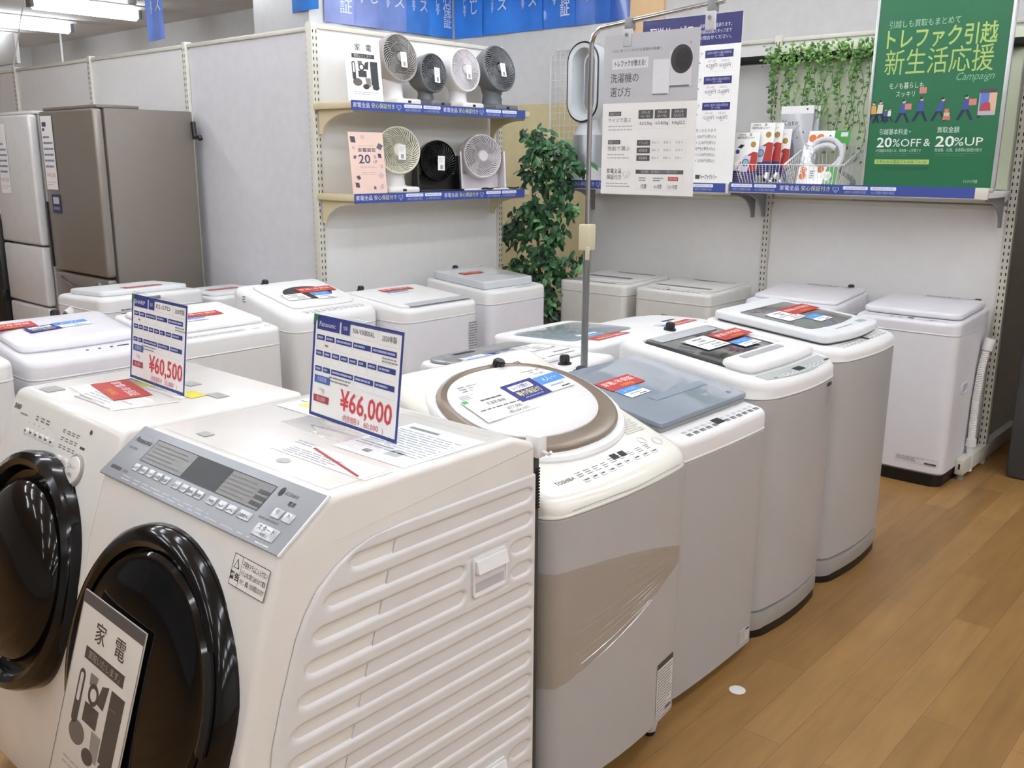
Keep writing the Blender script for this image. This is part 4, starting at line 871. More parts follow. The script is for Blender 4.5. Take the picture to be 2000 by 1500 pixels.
b = MB().box((-.125, -.19, 0), (.125, .19, .003), mat('sign_card', '#d3cbc0', .5), .0008); f = Fr((0, 0, .003), (1, 0, 0), (0, 1, 0)); kaden_print(b, f, .25, .38, True)
b.rect(f, -.1245, .165, .1245, .1895, '#57524f', 1); b.frame(f, -.125, -.19, .125, .19, .002, '#77726c', 2)
flat(b, 'sign_board', sd, 'buying sign with appliance pictures fixed on the near black washer door', 'sign')
# ------------------------------------------------------------------ cards and slips lying on the machines
price_slip(R1.top_at(-.115, .355, .0285+.0012, .02), 'white price slip on the bronze ringed oval lid', .2, .105, ('洗濯乾燥機', '¥77,000', '(税込84,700)'))
navy_card(R1.top_at(.02, .385, .031, .06), 'navy guarantee card on the bronze ringed oval lid', .13, .082)
blue_card(R1.top_at(.142, .388, .031, .05), 'household size card next to the navy card on the bronze ringed oval lid', '4人〜', .108, .076)
red_card(R2.top_at(-.07, .362, .0335, .03), 'red guarantee card on the flat grey-blue glass lid', .19, .072)
blue_card(R2.top_at(-.1, .29, .0335, .03), 'household size card on the flat grey-blue glass lid', '2〜3人', .112, .064)
red_card(R3.top_at(.168, .384, .0095, .02), 'red guarantee card on the smoked window, above a white slip', .225, .078)
price_slip(R3.top_at(-.045, .366, .0095, .02), 'white price slip on the smoked window of the handle bar machine', .165, .118, ('洗濯機', '¥33,000', '(税込36,300)'))
blue_card(R3.top_at(.115, .29, .0095, .02), 'household size card on the smoked window, below a red card', '2〜3人', .13, .07)
red_card(R4.top_at(.1, .36, .0445, .02), 'red guarantee card on the flat framed window lid', .25, .085)
price_slip(R4.top_at(-.085, .33, .0445, .02), 'white price slip on the flat framed window lid', .165, .115, ('洗濯機', '¥31,900', '(税込35,090)'))
blue_card(R4.top_at(.02, .238, .0445, .02), 'household size card on the flat framed window lid', '2〜3人', .12, .08)
blue_card(M1.top_at(.15, .22, .02, .0), 'household size card upside down behind the bronze ringed machine', '4人〜', .12, .08)
navy_card(M1.top_at(.0, .225, .02, .0), 'navy guarantee card upside down behind the bronze ringed machine', .12, .075)
price_slip(M1.top_at(-.135, .25, .02, .0), 'white price slip upside down behind the bronze ringed machine', .14, .12, ('洗濯機', '¥27,500', '(税込30,250)'))
red_card(M2.top_at(.03, .462, .001, .05), 'red guarantee card upside down on the see-through lid machine', .24, .065)
blue_card(M2.top_at(.06, .385, .0055, .0), 'household size card upside down on the see-through lid machine', '2〜3人', .13, .055)
red_card(M3.top_at(-.05, .38, .0195, .05), 'small looking red guarantee card on the rounded machine with black slot', .2, .06)
blue_card(M3.top_at(.06, .36, .0195, .0), 'household size card on the rounded machine with black slot', '2〜3人', .1, .06)
red_card(L1.top_at(-.19, .37, .0435, .0), 'red guarantee card on the wavy lid at the left edge', .2, .07)
navy_card(L1.top_at(-.09, .29, .0435, .1), 'navy guarantee card on the wavy lid beside a black inlet cap', .13, .07)
blue_card(L1.top_at(.035, .305, .0435, .05), 'household size card on the wavy lid beside a black inlet cap', '2〜3人', .14, .07)
red_card(L2.top_at(.02, .285, .0275, .0), 'red guarantee card on the square front machine by the price card', .2, .07)
blue_card(L2.top_at(-.06, .22, .0275, .0), 'household size card on the square front machine by the price card', '1〜2人', .14, .05)
red_card(L3.top_at(.09, .315, .0155, -.03), 'red guarantee card on the black lid window', .22, .075)
blue_card(L3.top_at(.07, .22, .0155, -.06), 'household size card on the black lid window', '2〜3人', .11, .1)
price_slip(L3.top_at(-.09, .24, .0155, .0), 'white price slip beside the black lid window', .13, .09, ('洗濯機', '¥24,200', '(税込26,620)'))
red_card(L4.top_at(.03, .415, .0115, .0), 'faded looking red guarantee card on the machine below the fan shelves', .22, .06)
blue_card(L4.top_at(-.01, .345, .0115, .0), 'household size card on the machine below the fan shelves', '1〜2人', .15, .05)
red_card(L5.top_at(-.09, .32, .0525, .0), 'red guarantee card on the glossy raised lid by the potted tree', .17, .06)
red_card(N1.top_at(-.02, .38, .0315, .0), 'red guarantee card seen edge-on before the silver refrigerator', .22, .07)
red_card(N2.top_at(.02, .3, .0215, .0), 'red guarantee card on the low machine below the partition', .2, .07)
red_card(Fr((-2.365, 1.105, 1.0425), (.985, -.17, 0), (.17, .985, 0)), 'large red guarantee card on the sloped keypad washer dryer', .215, .095)

# ------------------------------------------------------------------ refrigerators
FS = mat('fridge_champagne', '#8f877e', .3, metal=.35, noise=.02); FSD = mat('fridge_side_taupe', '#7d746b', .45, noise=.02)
def fridge(x0, x1, y0, y1, top, splits, door, side, label, handles):
    t = thing('refrigerator', label, 'refrigerator', ((x0+x1)/2, (y0+y1)/2, 0))
    wp(MB().box((x0, y0+.07, .03), (x1, y1, top), side, .008), 'cabinet', t)
    wp(MB().box((x0+.02, y0+.1, 0), (x1-.02, y1-.05, .029), BLACK), 'base', t)
    wp(MB().box((x0+.01, y0+.03, top), (x1-.01, y0+.3, top+.02), side, .006), 'top_hinge_cover', t)
    z = top
    for i, zz in enumerate(splits):
        d = wp(MB().box((x0+.003, y0, zz+.009), (x1-.003, y0+.062, z-.003), door, .018, seg=4), 'door' if i == 0 else 'drawer', t); z = zz
        if i in handles:
            b = MB(); n = 12; P = [(x0+.12+(x1-x0-.24)*k/n, y0-.004-.012*sin(pi*k/n), zz+(handles[i])+.0-.045*sin(pi*k/n)) for k in range(n+1)]; b.tube(P, .009, CHROME, 8); wp(b, 'handle', d)
    return t
F1 = fridge(-6.5, -5.72, 2.66, 3.31, 1.925, (.895, .45, .05), FS, FSD, 'champagne silver two-tone refrigerator with price sheet on its door', {1: .41})
wp(MB().box((-6.515, 2.655, .92), (-6.47, 2.69, 1.35), BLACK, .008), 'door_grip', F1)
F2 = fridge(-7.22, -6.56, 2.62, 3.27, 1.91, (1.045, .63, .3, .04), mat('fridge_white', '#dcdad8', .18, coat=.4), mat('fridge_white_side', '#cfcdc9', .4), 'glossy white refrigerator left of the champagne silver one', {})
wp(MB().tube([(-5.70, 3.3, 1.86), (-5.69, 3.3, 1.76), (-5.63, 3.3, 1.765), (-5.62, 3.3, 1.75)], .016, BLACK, 8), 'rear_spacer', F1)
tag(MB().box((-8.0, 2.6, 0), (-7.26, 3.25, 1.2), mat('gap_shade_black', '#1c1b1a', .4), .01).box((-7.26, 2.58, .62), (-7.235, 2.62, .7), BLACK, .004).build('dark_gap_box'), 'dark box standing in for the shaded gap at the far left edge of the photo', 'refrigerator')  # black box put where the gap beside the white refrigerator is only dark
def fridge_sheet(fr, label, w=.16, h=.46):
    b = MB().box((-w/2, -h/2, 0), (w/2, h/2, .002), PAPER); f = Fr((0, 0, .002), (1, 0, 0), (0, 1, 0)); c = '#3c4779'
    b.rect(f, -w*.4, h*.36, -w*.02, h*.42, c, 1); b.rect(f, -w*.4, h*.3, -w*.22, h*.34, c, 1)
    for i in range(6): b.bars(f, -w*.42, h*(.2-.08*i), w*.44, h*(.235-.08*i), 1, '#7b82a4', 1, i, .8, 3)
    b.text(f, '¥49,500', 0, -h*.33, h*.06, '#d8908c', 'c', w*.8, 1); b.bars(f, -w*.4, -h*.45, w*.4, -h*.38, 2, '#dcc0bd', 1, 3, .3, 3)
    return flat(b, 'price_sheet', fr, label, 'price sheet')
up = (0, 0, 1)
fridge_sheet(Fr((-6.37, 2.655, 1.66), (1, 0, 0), up), 'tall price sheet in a clear sleeve on the champagne silver refrigerator')
fridge_sheet(Fr((-7.03, 2.616, 1.62), (1, 0, 0), up), 'price sheet cut by the left edge on the white refrigerator')
b = MB().box((-.06, -.06, 0), (.06, .06, .002), ink('#3b4270')).rect(Fr((0, 0, .002), (1, 0, 0), (0, 1, 0)), -.04, -.0, .045, .042, '#c3c4c6', 1).rect(Fr((0, 0, .002), (1, 0, 0), (0, 1, 0)), -.045, -.038, .045, -.02, '#8d8b88', 1)
flat(b, 'guarantee_card', Fr((-6.34, 2.655, 1.34), (1, 0, 0), up), 'small navy guarantee card below the price sheet on the silver refrigerator', 'card', 'navy guarantee cards on the machines')
tag(MB().lathe([(.026, .0008), (.026, .0016), (.025, .002)], PAPER, FLAT, 28).build('paper_disc'), 'small round white paper disc lying on the wooden floor', 'paper disc').location = (-1.235, 2.473, 0)

# ------------------------------------------------------------------ desk fans on the two shelves
INSIDE = mat('fan_dark_inside', '#242425', .6)
def curved_blade(f, r0, r1, a0, sweep, h0, h1, n=7):
    return [f.P((r0+(r1-r0)*k/n)*cos(a0+sweep*k/n), (r0+(r1-r0)*k/n)*sin(a0+sweep*k/n), h0+(h1-h0)*sin(pi/2*k/n)) for k in range(n+1)]
def desk_fan(label, x, y, zsh, zc, R, col, colg, hub, base, yaw=0, tilt=.12, bars=34, sweep=.9, dep=.15, tagged=True, dark=INSIDE, yoke=False):
    t = thing('desk_fan', label, 'fan', (x, y, zsh), yaw, 'desk fans on the gondola shelves')
    n = Vector((cos(tilt), 0, sin(tilt))); f = Fr((.02, 0, zc-zsh), (0, 1, 0), (-sin(tilt), 0, cos(tilt)))
    b = MB().lathe([(R*.35, -dep), (R*.62, -dep+.008), (R*.86, -dep*.7), (R*.97, -dep*.35), (R, .0), (R, .006), (R*.97, .012), (R*.93, .012), (R*.9, .002), (R*.86, -dep*.4), (R*.5, -dep*.55), (.01, -dep*.55)], col, f, 44, True, True, [col]*9+[dark]*2+[dark])
    hs = b.build('housing', t)
    g = MB()
    for k in range(bars): g.tube(curved_blade(f, R*.26, R*.93, 2*pi*k/bars, sweep, .014, .004), [R*(.011+.02*i/7) for i in range(8)], colg, 4, False)
    g.tube([f.P(R*.6*cos(a), R*.6*sin(a), .012) for a in [2*pi*k/40 for k in range(41)]], R*.012, colg, 4, False); g.build('grille', hs)
    g = MB().lathe([(hub, .006), (hub, .016), (hub*.85, .022), (.002, .0235)], colg, f, 28); g.build('hub_cap', hs)
    g = MB()
    for k in range(3):
        a = 2*pi*k/3; P = []
        for i in range(7):
            s = i/6; w2 = .55*(1-.3*s); rr = R*(.18+.66*s); P.append((f.P(rr*cos(a-w2*.5), rr*sin(a-w2*.5), -.045), f.P(rr*cos(a+w2*.5), rr*sin(a+w2*.5), -.025)))
        V = [p for q in P for p in q]; g.add(V, [(2*i, 2*i+1, 2*i+3, 2*i+2) for i in range(6)], colg)
    g.lathe([(R*.2, -.06), (R*.2, -.02), (R*.15, -.014)], colg, f, 20); g.build('blades', t)
    bx = zc-zsh-R
    if yoke:
        b = MB(); W2 = R+.02
        for s in (-1, 1): b.prism([(-.05, .012), (.05, .012), (.03, zc-zsh+.03), (-.02, zc-zsh+.03)], s*W2-.006, s*W2+.006, base, Fr((0, 0, 0), (1, 0, 0), (0, 0, 1)))
        b.box((-.085, -W2-.006, 0), (.085, W2+.006, .014), base, .004); b.box((-.05, -W2, .014), (-.04, W2, .1), base); b.build('yoke_base', t)
    else:
        b = MB().lathe([(R*.6, .03), (R*.45, .045), (R*.4, bx*.6+.03), (R*.55, bx+.05)], base, Fr((-.04, 0, 0), (1, 0, 0), (0, 1, 0)), 24); b.build('neck', t)
        b = MB().box((-.1, -R*.72, 0), (.1, R*.72, .035), base, .014, seg=3); bo = b.build('base', t)
        MB().box((.0985, -.012, .01), (.103, .012, .024), BLACK, .003).build('switch', bo)
    if tagged:
        g2 = f.at(.012, -.012, .0245, -.04); b = MB().box((-.023, -.045, 0), (.023, .04, .0012), PAPER, 0, g2); h = g2.at(0, 0, .0013); b.bars(h, -.016, .0, .016, .032, 3, '#c9cac9', 1, 2, .35, 3); b.rect(h, -.008, -.038, .01, -.014, '#9a9b9b', 1); b.build('price_tag', hs)
    return t
G1 = mat('fan_warm_grey', '#a9a39d', .35); G1g = mat('fan_grille_grey', '#9a9691', .4); G2 = mat('fan_slate', '#6d7073', .38); FW = mat('fan_white', '#e3e0df', .32); FP = mat('fan_pinkish_white', '#d9d3d6', .35); FCR = mat('fan_cream', '#dedbc8', .32)
T1, T2 = 1.936, 1.444
desk_fan('large warm grey desk fan, first on the top shelf next to the appliance sign', -4.24, 3.76, T1, 2.195, .135, G1, G1g, .03, FW, .02, .16, 40, .9)
desk_fan('small slate grey desk fan with round knob, second on the top shelf', -4.24, 4.02, T1, 2.13, .113, G2, G2, .024, G2, .06, .1, 34, .9)
desk_fan('white desk fan with closely ribbed face, third on the top shelf', -4.24, 4.29, T1, 2.165, .13, FW, FP, .03, FW, .02, .12, 64, .25, dark=FP)
desk_fan('dark grey desk fan, last on the top shelf at the far end', -4.24, 4.6, T1, 2.195, .145, G2, mat('fan_dark_grille', '#75787b', .3), .026, G2, .0, .24, 40, .9)
desk_fan('cream desk fan, first on the lower shelf next to the pink poster', -4.24, 3.745, T2, 1.685, .138, FCR, FCR, .038, FW, -.3, .12, 44, .8, dark=mat('fan_cream_inside', '#8e8c80', .5))
desk_fan('black desk fan in a square yoke, middle of the lower shelf', -4.25, 4.07, T2, 1.625, .122, GLOSSB, BLACK, .02, BLACK, -.3, .05, 40, .5, yoke=True)
desk_fan('pale grey-white desk fan in a yoke, last on the lower shelf beside the tree', -4.25, 4.46, T2, 1.655, .138, FP, FP, .036, FP, -.3, .12, 44, .8, tagged=False, dark=mat('fan_grey_inside', '#77747a', .5), yoke=True)
tag(MB().tube([(-4.16, 4.38+.035*k, T2+.011+.003*sin(k*2)) for k in range(11)], .006, BLACK, 6).build('power_cord'), 'black power cord bunched under the last fan on the lower shelf', 'cord')

# ------------------------------------------------------------------ signs on the fan shelves
def lean_sign(y0, x, z, w, h, label, draw, col):
    b = MB().box((-w/2, 0, -.002), (w/2, h, .0), mat('sign_'+col.strip('#'), col, .5)); draw(b, Fr((0, h/2, 0), (1, 0, 0), (0, 1, 0)), w, h)
    return flat(b, 'sign_board', Fr((x, y0, z), (.05, 1, 0), (-.1, 0, 1)), label, 'sign')
lean_sign(3.425, -4.115, 1.937, .235, .335, 'white appliance buying sign on the top fan shelf', lambda b, f, w, h: kaden_print(b, f, w, h, False), '#efefed')
def pink(b, f, w, h):
    dk = '#454a68'; rg = random.Random(3)
    for u, v, a in ((-.38, .38, .1), (-.1, .42, .06), (.38, .27, .09), (-.38, .25, .05), (.36, .12, .07), (.4, -.05, .06), (.36, -.2, .08), (-.3, -.23, .06), (-.35, -.35, .08), (.36, -.38, .08), (-.36, .1, .05), (.15, -.4, .05)):
        t = rg.uniform(0, 3); P = [(u*w+a*w*cos(t+pi/2*k)*(1.2 if k % 2 else .8), v*h+a*w*sin(t+pi/2*k)) for k in range(4)]; b.shape(f, P, rg.choice(('#6d6470', '#55505c', '#8d6f74', '#d8b7b4')), 1)
    b.bars(f, -.22*w, .27*h, .22*w, .29*h, 1, '#d8c36a', 1, 3, .6, 3); b.text(f, '家電買取', 0, .185*h, .052*h, dk, 'c', .52*w, 1, .01)
    b.text(f, '20', -.09*w, .0, .145*h, dk, 'c', .34*w, 1, .015); b.text(f, '%', .22*w, .075*h, .06*h, dk, 'c', None, 1); b.text(f, 'UP', .22*w, .0, .05*h, dk, 'c', None, 1)
    b.bars(f, -.22*w, -.08*h, .24*w, -.04*h, 2, '#c4a79c', 1, 5, .3, 6); b.bars(f, -.2*w, -.19*h, .22*w, -.14*h, 2, '#c4a79c', 1, 6, .35, 5)
lean_sign(3.435, -4.115, 1.445, .235, .335, 'pink 20% UP appliance buying poster on the lower fan shelf', pink, '#eecfc0')
# ------------------------------------------------------------------ tall sign stand between the machine rows, with a hanging poster
PX, PY = -1.998, 2.635
ST = thing('sign_stand', 'tall chrome pole stand with bent arm between the machine rows', 'sign stand', (PX, PY, 0))
wp(MB().lathe([(.05, 0), (.05, .012), (.02, .02)], DGREY, Fr((PX, PY, 0), (1, 0, 0), (0, 1, 0)), 20), 'base', ST)
wp(MB().tube([(PX, PY, .02), (PX, PY, 1.36)], .0125, mat('pole_grey_steel', '#8b8d90', .3, metal=.7), 14), 'lower_pole', ST)
ARC = [(PX, PY, 1.34), (PX, PY, 2.007)]+[(PX+.055*(1-cos(a)), PY, 2.007+.055*sin(a)) for a in [pi/2*k/7 for k in range(1, 8)]]+[(PX+.49, PY, 2.1)]
ARC[-2] = (PX+.055, PY, 2.062); wp(MB().tube(ARC, .0085, CHROME, 14), 'upper_pole', ST)
wp(MB().box((PX-.022, PY-.022, 1.33), (PX+.022, PY+.022, 1.42), mat('knob_cream', '#cfc8ab', .4), .005).box((PX+.015, PY-.03, 1.3), (PX+.03, PY-.022, 1.345), mat('knob_cream'), .002), 'height_clamp', ST)
for x in (-1.845, -1.545):
    zz = 2.06+.0875*(x-PX-.055)
    b = MB().box((x-.013, PY-.014, zz-.025), (x+.013, PY+.014, zz+.014), MGREY, .003).box((x-.016, PY-.016, zz-.075), (x+.016, PY-.004, zz-.022), LGREY, .002).cyl((x, PY-.02, zz-.04), (x, PY+.002, zz-.04), .006, CHROME)
    wp(b, 'hanging_clip', ST)
def lines(b, f, x, y, items, h, col, align='l', L=2):
    for i, t in enumerate(items): b.text(f, t, x, y-i*h*1.9, h, col, align, None, L)
PW_, PH_ = .355, .505
b = MB().box((-PW_/2, 0, -.001), (PW_/2, PH_, .0), PAPER); f = FLAT
def q2(x, y): return ((x-505)*.000473, (1450-y)*.000375)
def R_(x0, y0, x1, y1, c, L=1): u0, v0 = q2(x0, y1); u1, v1 = q2(x1, y0); b.rect(f, u0, v0, u1, v1, c, L)
def T_(t, x, y, h, c, w=None, a='c', L=2, bold=0): u, v = q2(x, y); b.text(f, t, u, v-h*.000375*.5, h*.000375, c, a, None if w is None else w*.000473, L, bold)
R_(130, 104, 880, 672, '#c4c4c8'); T_('大切に使っていただける家電をお客様へ', 400, 240, 20, '#77777b', 400); R_(200, 300, 495, 390, '#dcdcdf', 2)
T_('トレファクが教える!', 347, 346, 40, '#3a3a3c', 250, L=3, bold=.01); T_('洗濯機の', 305, 465, 62, '#4a4a4d', 230); T_('選び方', 275, 580, 62, '#4a4a4d', 170)
R_(660, 270, 835, 556, '#d7d7d9', 2); R_(665, 545, 815, 560, '#77777a', 3); u, v = q2(752, 340); b.disc(f, u, v, .039, '#3b3b3d', 3, .043); b.disc(f, u+.006, v, .027, '#2a2a2c', 4, .032)
R_(535, 318, 665, 612, '#e2e2e4', 4); R_(535, 606, 655, 614, '#8a8a8d', 5); R_(535, 318, 665, 330, '#cacacd', 5); u, v = q2(815, 215); b.ring(f, u, v, .0035, .0022, '#6a6a6d', 3)
for y, tl, big in ((763, '目的ごとの', 'サイズで選ぶ'), (1003, '目的ごとの', '性能で選ぶ')):
    R_(183, y-20, 287, y+17, '#5a5a5a'); T_(tl, 235, y, 18, '#dcdcdc', 80); T_(big, 180, y+53, 30, '#77777a', 190, 'l')
    b.bars(f, *q2(180, y+148), *q2(380, y+90), 2, '#b9b9bb', 1, y, .3, 7)
for i, (t1, t2) in enumerate((('4.2-5.5kg', '1人〜2人'), ('6.0-8.0kg', '3人〜4人'), ('8.0kg以上', '5人以上'))):
    x = 430+130*i; R_(x, 735, x+118, 808, '#5a5a5a'); T_('世帯人数', x+59, 756, 17, '#d5d5d5', 70); T_(t2, x+59, 786, 20, '#e4e4e4', 76); T_(t1, x+60, 845, 26, '#55555a', 100); b.frame(f, *q2(x, 890), *q2(x+118, 808), .0005, '#d0d0d2', 1)
for i in range(3):
    y = 985+64*i; R_(425, y, 532, y+48, '#5a5a5a'); T_(('ドラム式', '縦型乾燥', '縦型簡易')[i], 478, y+24, 19, '#d5d5d5', 70)
    for k, t in enumerate(('節水 ○', '乾燥 ○', '洗浄 ○')): T_(t, 577+92*k, y+22, 16, '#a5a5a8', 58)
    b.frame(f, *q2(532, y+48), *q2(810, y), .0005, '#d6d6d8', 1)
T_('家電全品', 240, 1250, 33, '#55555a', 125); T_('保証付き', 240, 1302, 33, '#55555a', 125); heart(b, f, *q2(345, 1280), .014, '#c6c6ca', 2); b.bars(f, *q2(175, 1395), *q2(375, 1345), 2, '#b5b5b8', 1, 5, .35, 7)
R_(423, 1236, 802, 1270, '#5a5a5a'); T_('保証期間　税別価格によって異なります', 610, 1253, 16, '#c9c9c9', 290); b.frame(f, *q2(423, 1408), *q2(802, 1270), .0005, '#cfcfd2', 1)
for i, t in enumerate(('7日間', '6ヶ月間', '12ヶ月間')): T_(t, 490+116*i, 1377, 30, '#55555a', 46+14*i); (b.bars(f, *q2(450+116*i, 1335), *q2(532+116*i, 1296), 2, '#9a9a9d', 1, i, .5, 3) if i < 2 else R_(685, 1292, 765, 1326, '#d0584e'))
T_('家電1年保証', 725, 1309, 16, '#f0cfc9', 62)
po = b.build('washer_guide_poster'); hp = Fr((-1.757, PY-.011, 1.527), (1, .015, 0), (0, 0, 1)); po.matrix_world = hp.mw(); tag(po, 'grey and white washer choosing guide poster hanging from the pole arm', 'poster')
b = MB().box((-PW_/2-.008, -.01, .0035), (PW_/2+.008, PH_-.0, .0043), CLEAR).box((-PW_/2-.008, PH_-.0, .0035), (PW_/2+.008, PH_+.028, .0043), FILM)
b.build('clear_sleeve', po)

# ------------------------------------------------------------------ posters standing on the far shelf
b = MB().box((-.34, 0, -.003), (.34, .98, 0), PAPER)
def q2(x, y): return ((x-525)*.00084, (1350-y)*.000684+.012)
def R_(x0, y0, x1, y1, c, L=1): u0, v0 = q2(x0, y1); u1, v1 = q2(x1, y0); b.rect(f, u0, v0, u1, v1, c, L)
def T_(t, x, y, h, c, w=None, a='c', L=2, bold=0): u, v = q2(x, y); b.text(f, t, u, v-h*.000684*.5, h*.000684, c, a, None if w is None else w*.00084, L, bold)
R_(121, -63, 929, 188, '#2b2a66'); T_('配送サービス', 185, 60, 78, '#e9e9f0', 365, 'l', 2, .01); T_('大型家電・家具もご自宅までお届けします', 190, 150, 22, '#b9bad2', 330, 'l')
for i, t in enumerate(('有料にて配送承ります。', '詳細は店頭スタッフまで', 'お問合せください。')): T_(t, 600, 30+48*i, 26, '#d5d5e4', 250, 'l')
for i, (p1, p2, ar) in enumerate((('8,250円', '10,450円', '近距離エリア'), ('10,450円', '12,650円', '中距離エリア'), ('12,650円', '14,850円', '都内のエリア'))):
    y = 262+215*i; R_(655, y-30, 875, y+32, '#2b2a6e'); T_('2点目以上配送する場合の配送料金', 765, y-8, 17, '#c3c4dd', 190); T_('(セット料金)', 765, y+14, 14, '#c3c4dd', 70)
    for k, p in enumerate((p1, p2)): T_(p, 712+104*k, y+95, 27, '#4a4a52', 86); T_(('1点〜4点', '5点以上')[k], 712+104*k, y+58, 16, '#8a8a90', 60); T_('(税込)', 712+104*k, y+120, 12, '#8a8a90', 26)
    b.frame(f, *q2(655, y+145), *q2(875, y+32), .0008, '#cfcfcc', 1); u, v = q2(612, y+68); b.shape(f, [(u-.008, v-.009), (u-.008, v+.009), (u+.009, v)], '#44444a', 2)
    T_(ar, 570, y+0, 28, '#5a5a60', 130); b.bars(f, *q2(200, y+150), *q2(585, y+50), 3, '#a9a9a6', 1, i, .25, 6)
for i, t in enumerate(('商品あたり下記料金をいただきます', '洗濯機 外し + 1,100円(税込)', 'ドラム式洗濯機 外し + 2,200円(税込)', '階段 + 2,200円(税込)', '屋上での作業(1階毎) + 1,100円(税込)', 'リサイクル回収作業 + 3,300円(税込)')): T_(t, 400, 895+51*i, 24, '#6d6d70', 380, 'l')
T_('トレジャーファクトリー', 720, 1290, 34, '#3a3a3c', 175, 'c', 2, .02); u, v = q2(668, 1290); b.box((u-.028, v-.012, .0002), (u+.0, v+.012, .0008), ink('#5a5240')); b.bars(f, *q2(480, 1300), *q2(600, 1270), 2, '#a9a9a6', 1, 9, .3, 4)
flat(b, 'delivery_poster', Fr((-3.13, 5.075, 1.486), (1, .0, 0), (0, .02, 1)), 'delivery service poster with navy header standing on the far shelf', 'poster')

gw, gh = .63, .985
GP = thing('framed_poster', 'large green moving and buying campaign poster in a silver frame on the far shelf', 'poster', (-1.685, 5.06, 1.491))
gf = Fr((0, 0, 0), (1, 0, 0), (0, .02, 1)); al = mat('frame_aluminium', '#c3c4c4', .3, metal=.5)
b = MB()
for a, c in (((-gw/2-.014, 0, -.012), (gw/2+.014, .02, .006)), ((-gw/2-.014, gh, -.012), (gw/2+.014, gh+.014, .006)), ((-gw/2-.014, .02, -.012), (-gw/2, gh, .006)), ((gw/2, .02, -.012), (gw/2+.02, gh, .006))): b.box(a, c, al, .003, gf)
b.build('poster_frame', GP)
GRN = mat('poster_green', '#1f6b45', .35, noise=.015); b = MB().box((-gw/2, .02, -.004), (gw/2, gh, 0), GRN, 0, gf); f = gf
def q2(x, y): return ((x-530-87*(1350-y)/1350)*.000606, (1350-y)*.000606+.022)
def T_(t, x, y, h, c, w=None, a='c', L=2, bold=0, sl=0): u, v = q2(x, y); b.text(f, t, u, v-h*.000606*.5, h*.000606, c, a, None if w is None else w*.000606, L, bold, sl)
YG = '#a9c66a'; WG = '#d3e3d6'
T_('引越しも買取もまとめて', 470, 30, 46, '#9dc9a4', 570); T_('トレファク引越', 605, 148, 125, YG, 870, 'c', 2, .015); T_('新生活応援', 590, 338, 160, YG, 860, 'c', 2, 0)
T_('Campaign', 880, 470, 62, '#7fb890', 290, 'c', 2, 0, .35); T_('モノも暮らしも', 345, 525, 40, WG, 285); T_('スッキリ', 340, 592, 38, WG, 155)
T_('引越基本料金', 255, 900, 38, WG, 240); T_('※', 392, 900, 18, WG); T_('買取金額', 700, 890, 38, WG, 175)
T_('20', 180, 985, 82, '#e4ece4', 128, 'c', 2, .015); T_('%OFF', 368, 990, 66, '#e4ece4', 236, 'c', 2, .0); T_('&', 536, 988, 64, '#e4ece4', 54); T_('20', 678, 980, 86, '#e4ece4', 150, 'c', 2, .015); T_('%UP', 862, 983, 68, '#e4ece4', 222)
T_('※引越基本料金とは、車両費・人件費です', 300, 1056, 22, '#b9d3bf', 380); T_('貴金属、お酒、金券類は割増対象外', 785, 1052, 22, '#b9d3bf', 370)
b.bars(f, *q2(105, 1100), *q2(490, 1075), 2, '#5f9d78', 1, 3, .2, 8); b.bars(f, *q2(600, 1100), *q2(940, 1075), 2, '#5f9d78', 1, 3, .2, 8)
u0, v0 = q2(100, 1168); u1, v1 = q2(560, 1130); b.rect(f, u0, v0, u1, v1, '#b3cb6c', 1); T_('お申込みは電話でもWEBでもOK!', 330, 1149, 24, '#3d6b3f', 430)
T_('TEL 0120-403-000 お電話受付時間', 330, 1203, 26, '#1f5f40', 440); 
for y in (1236, 1258, 1280): b.bars(f, *q2(100, y+5), *q2(800, y-5), 1, '#276a48', 1, y, .5, 14)
T_('トレファク引越', 893, 1302, 20, WG, 105)
def walker(x, y, s=1, coat='#3f549b', box=None, lean=0, flip=1):
    u, v = q2(x, y); k = .11*s; P = lambda a, c: (u+a*k*flip, v+c*k)
    b.shape(f, [P(-.12, .45), P(.14, .45), P(.16+lean, .85), P(-.08+lean, .86)], coat, 3)
    b.shape(f, [P(-.12, .47), P(.04, .47), P(-.2, .02), P(-.32, .02)], '#222b4a', 2); b.shape(f, [P(.0, .47), P(.14, .47), P(.36, .03), P(.26, .0)], '#222b4a', 2)
    b.disc(f, *P(.04+lean, .95), .075*k, '#d9b493', 3); b.shape(f, [P(-.05+lean, .95), P(.1+lean, .98), P(.04+lean, 1.06), P(-.04+lean, 1.04)], '#1d2238', 4)
    if box: b.rect(f, *P(box[0], box[1]), *P(box[0]+.3, box[1]+.26), '#cf8577', 4)
walker(315, 828, 1, '#3f549b', (.1, .6)); walker(460, 822, 1.05, '#3f549b', (-.1, 1.2)); walker(610, 822, 1, '#3f549b', None, .12); walker(815, 818, 1.05, '#3f549b', (.14, .62))
walker(75, 828, .95, '#d4a24c', None, 0, -1); walker(120, 828, 1, '#d9d2b8', None); walker(170, 820, .6, '#4d5590'); walker(205, 820, .6, '#d9dccb')
for i, c in enumerate(('#c97a6d', '#d9bf9b', '#c97a6d')): u, v = q2(680, 812-30*i); b.rect(f, u-.018+.004*i, v, u+.018-.004*i, v+.0175, c, 3)
u0, v0 = q2(918, 780); u1, v1 = q2(1062, 578); b.rect(f, u0, v0, u1, v1, '#b9b3b6', 1); b.rect(f, u0, v1-.018, u1, v1, '#4a4a50', 2); b.rect(f, u0+.005, v0+.02, u0+.045, v1-.018, '#5d78c4', 2); b.rect(f, u0+.045, v0+.02, u1, v1-.018, '#d9b395', 2)
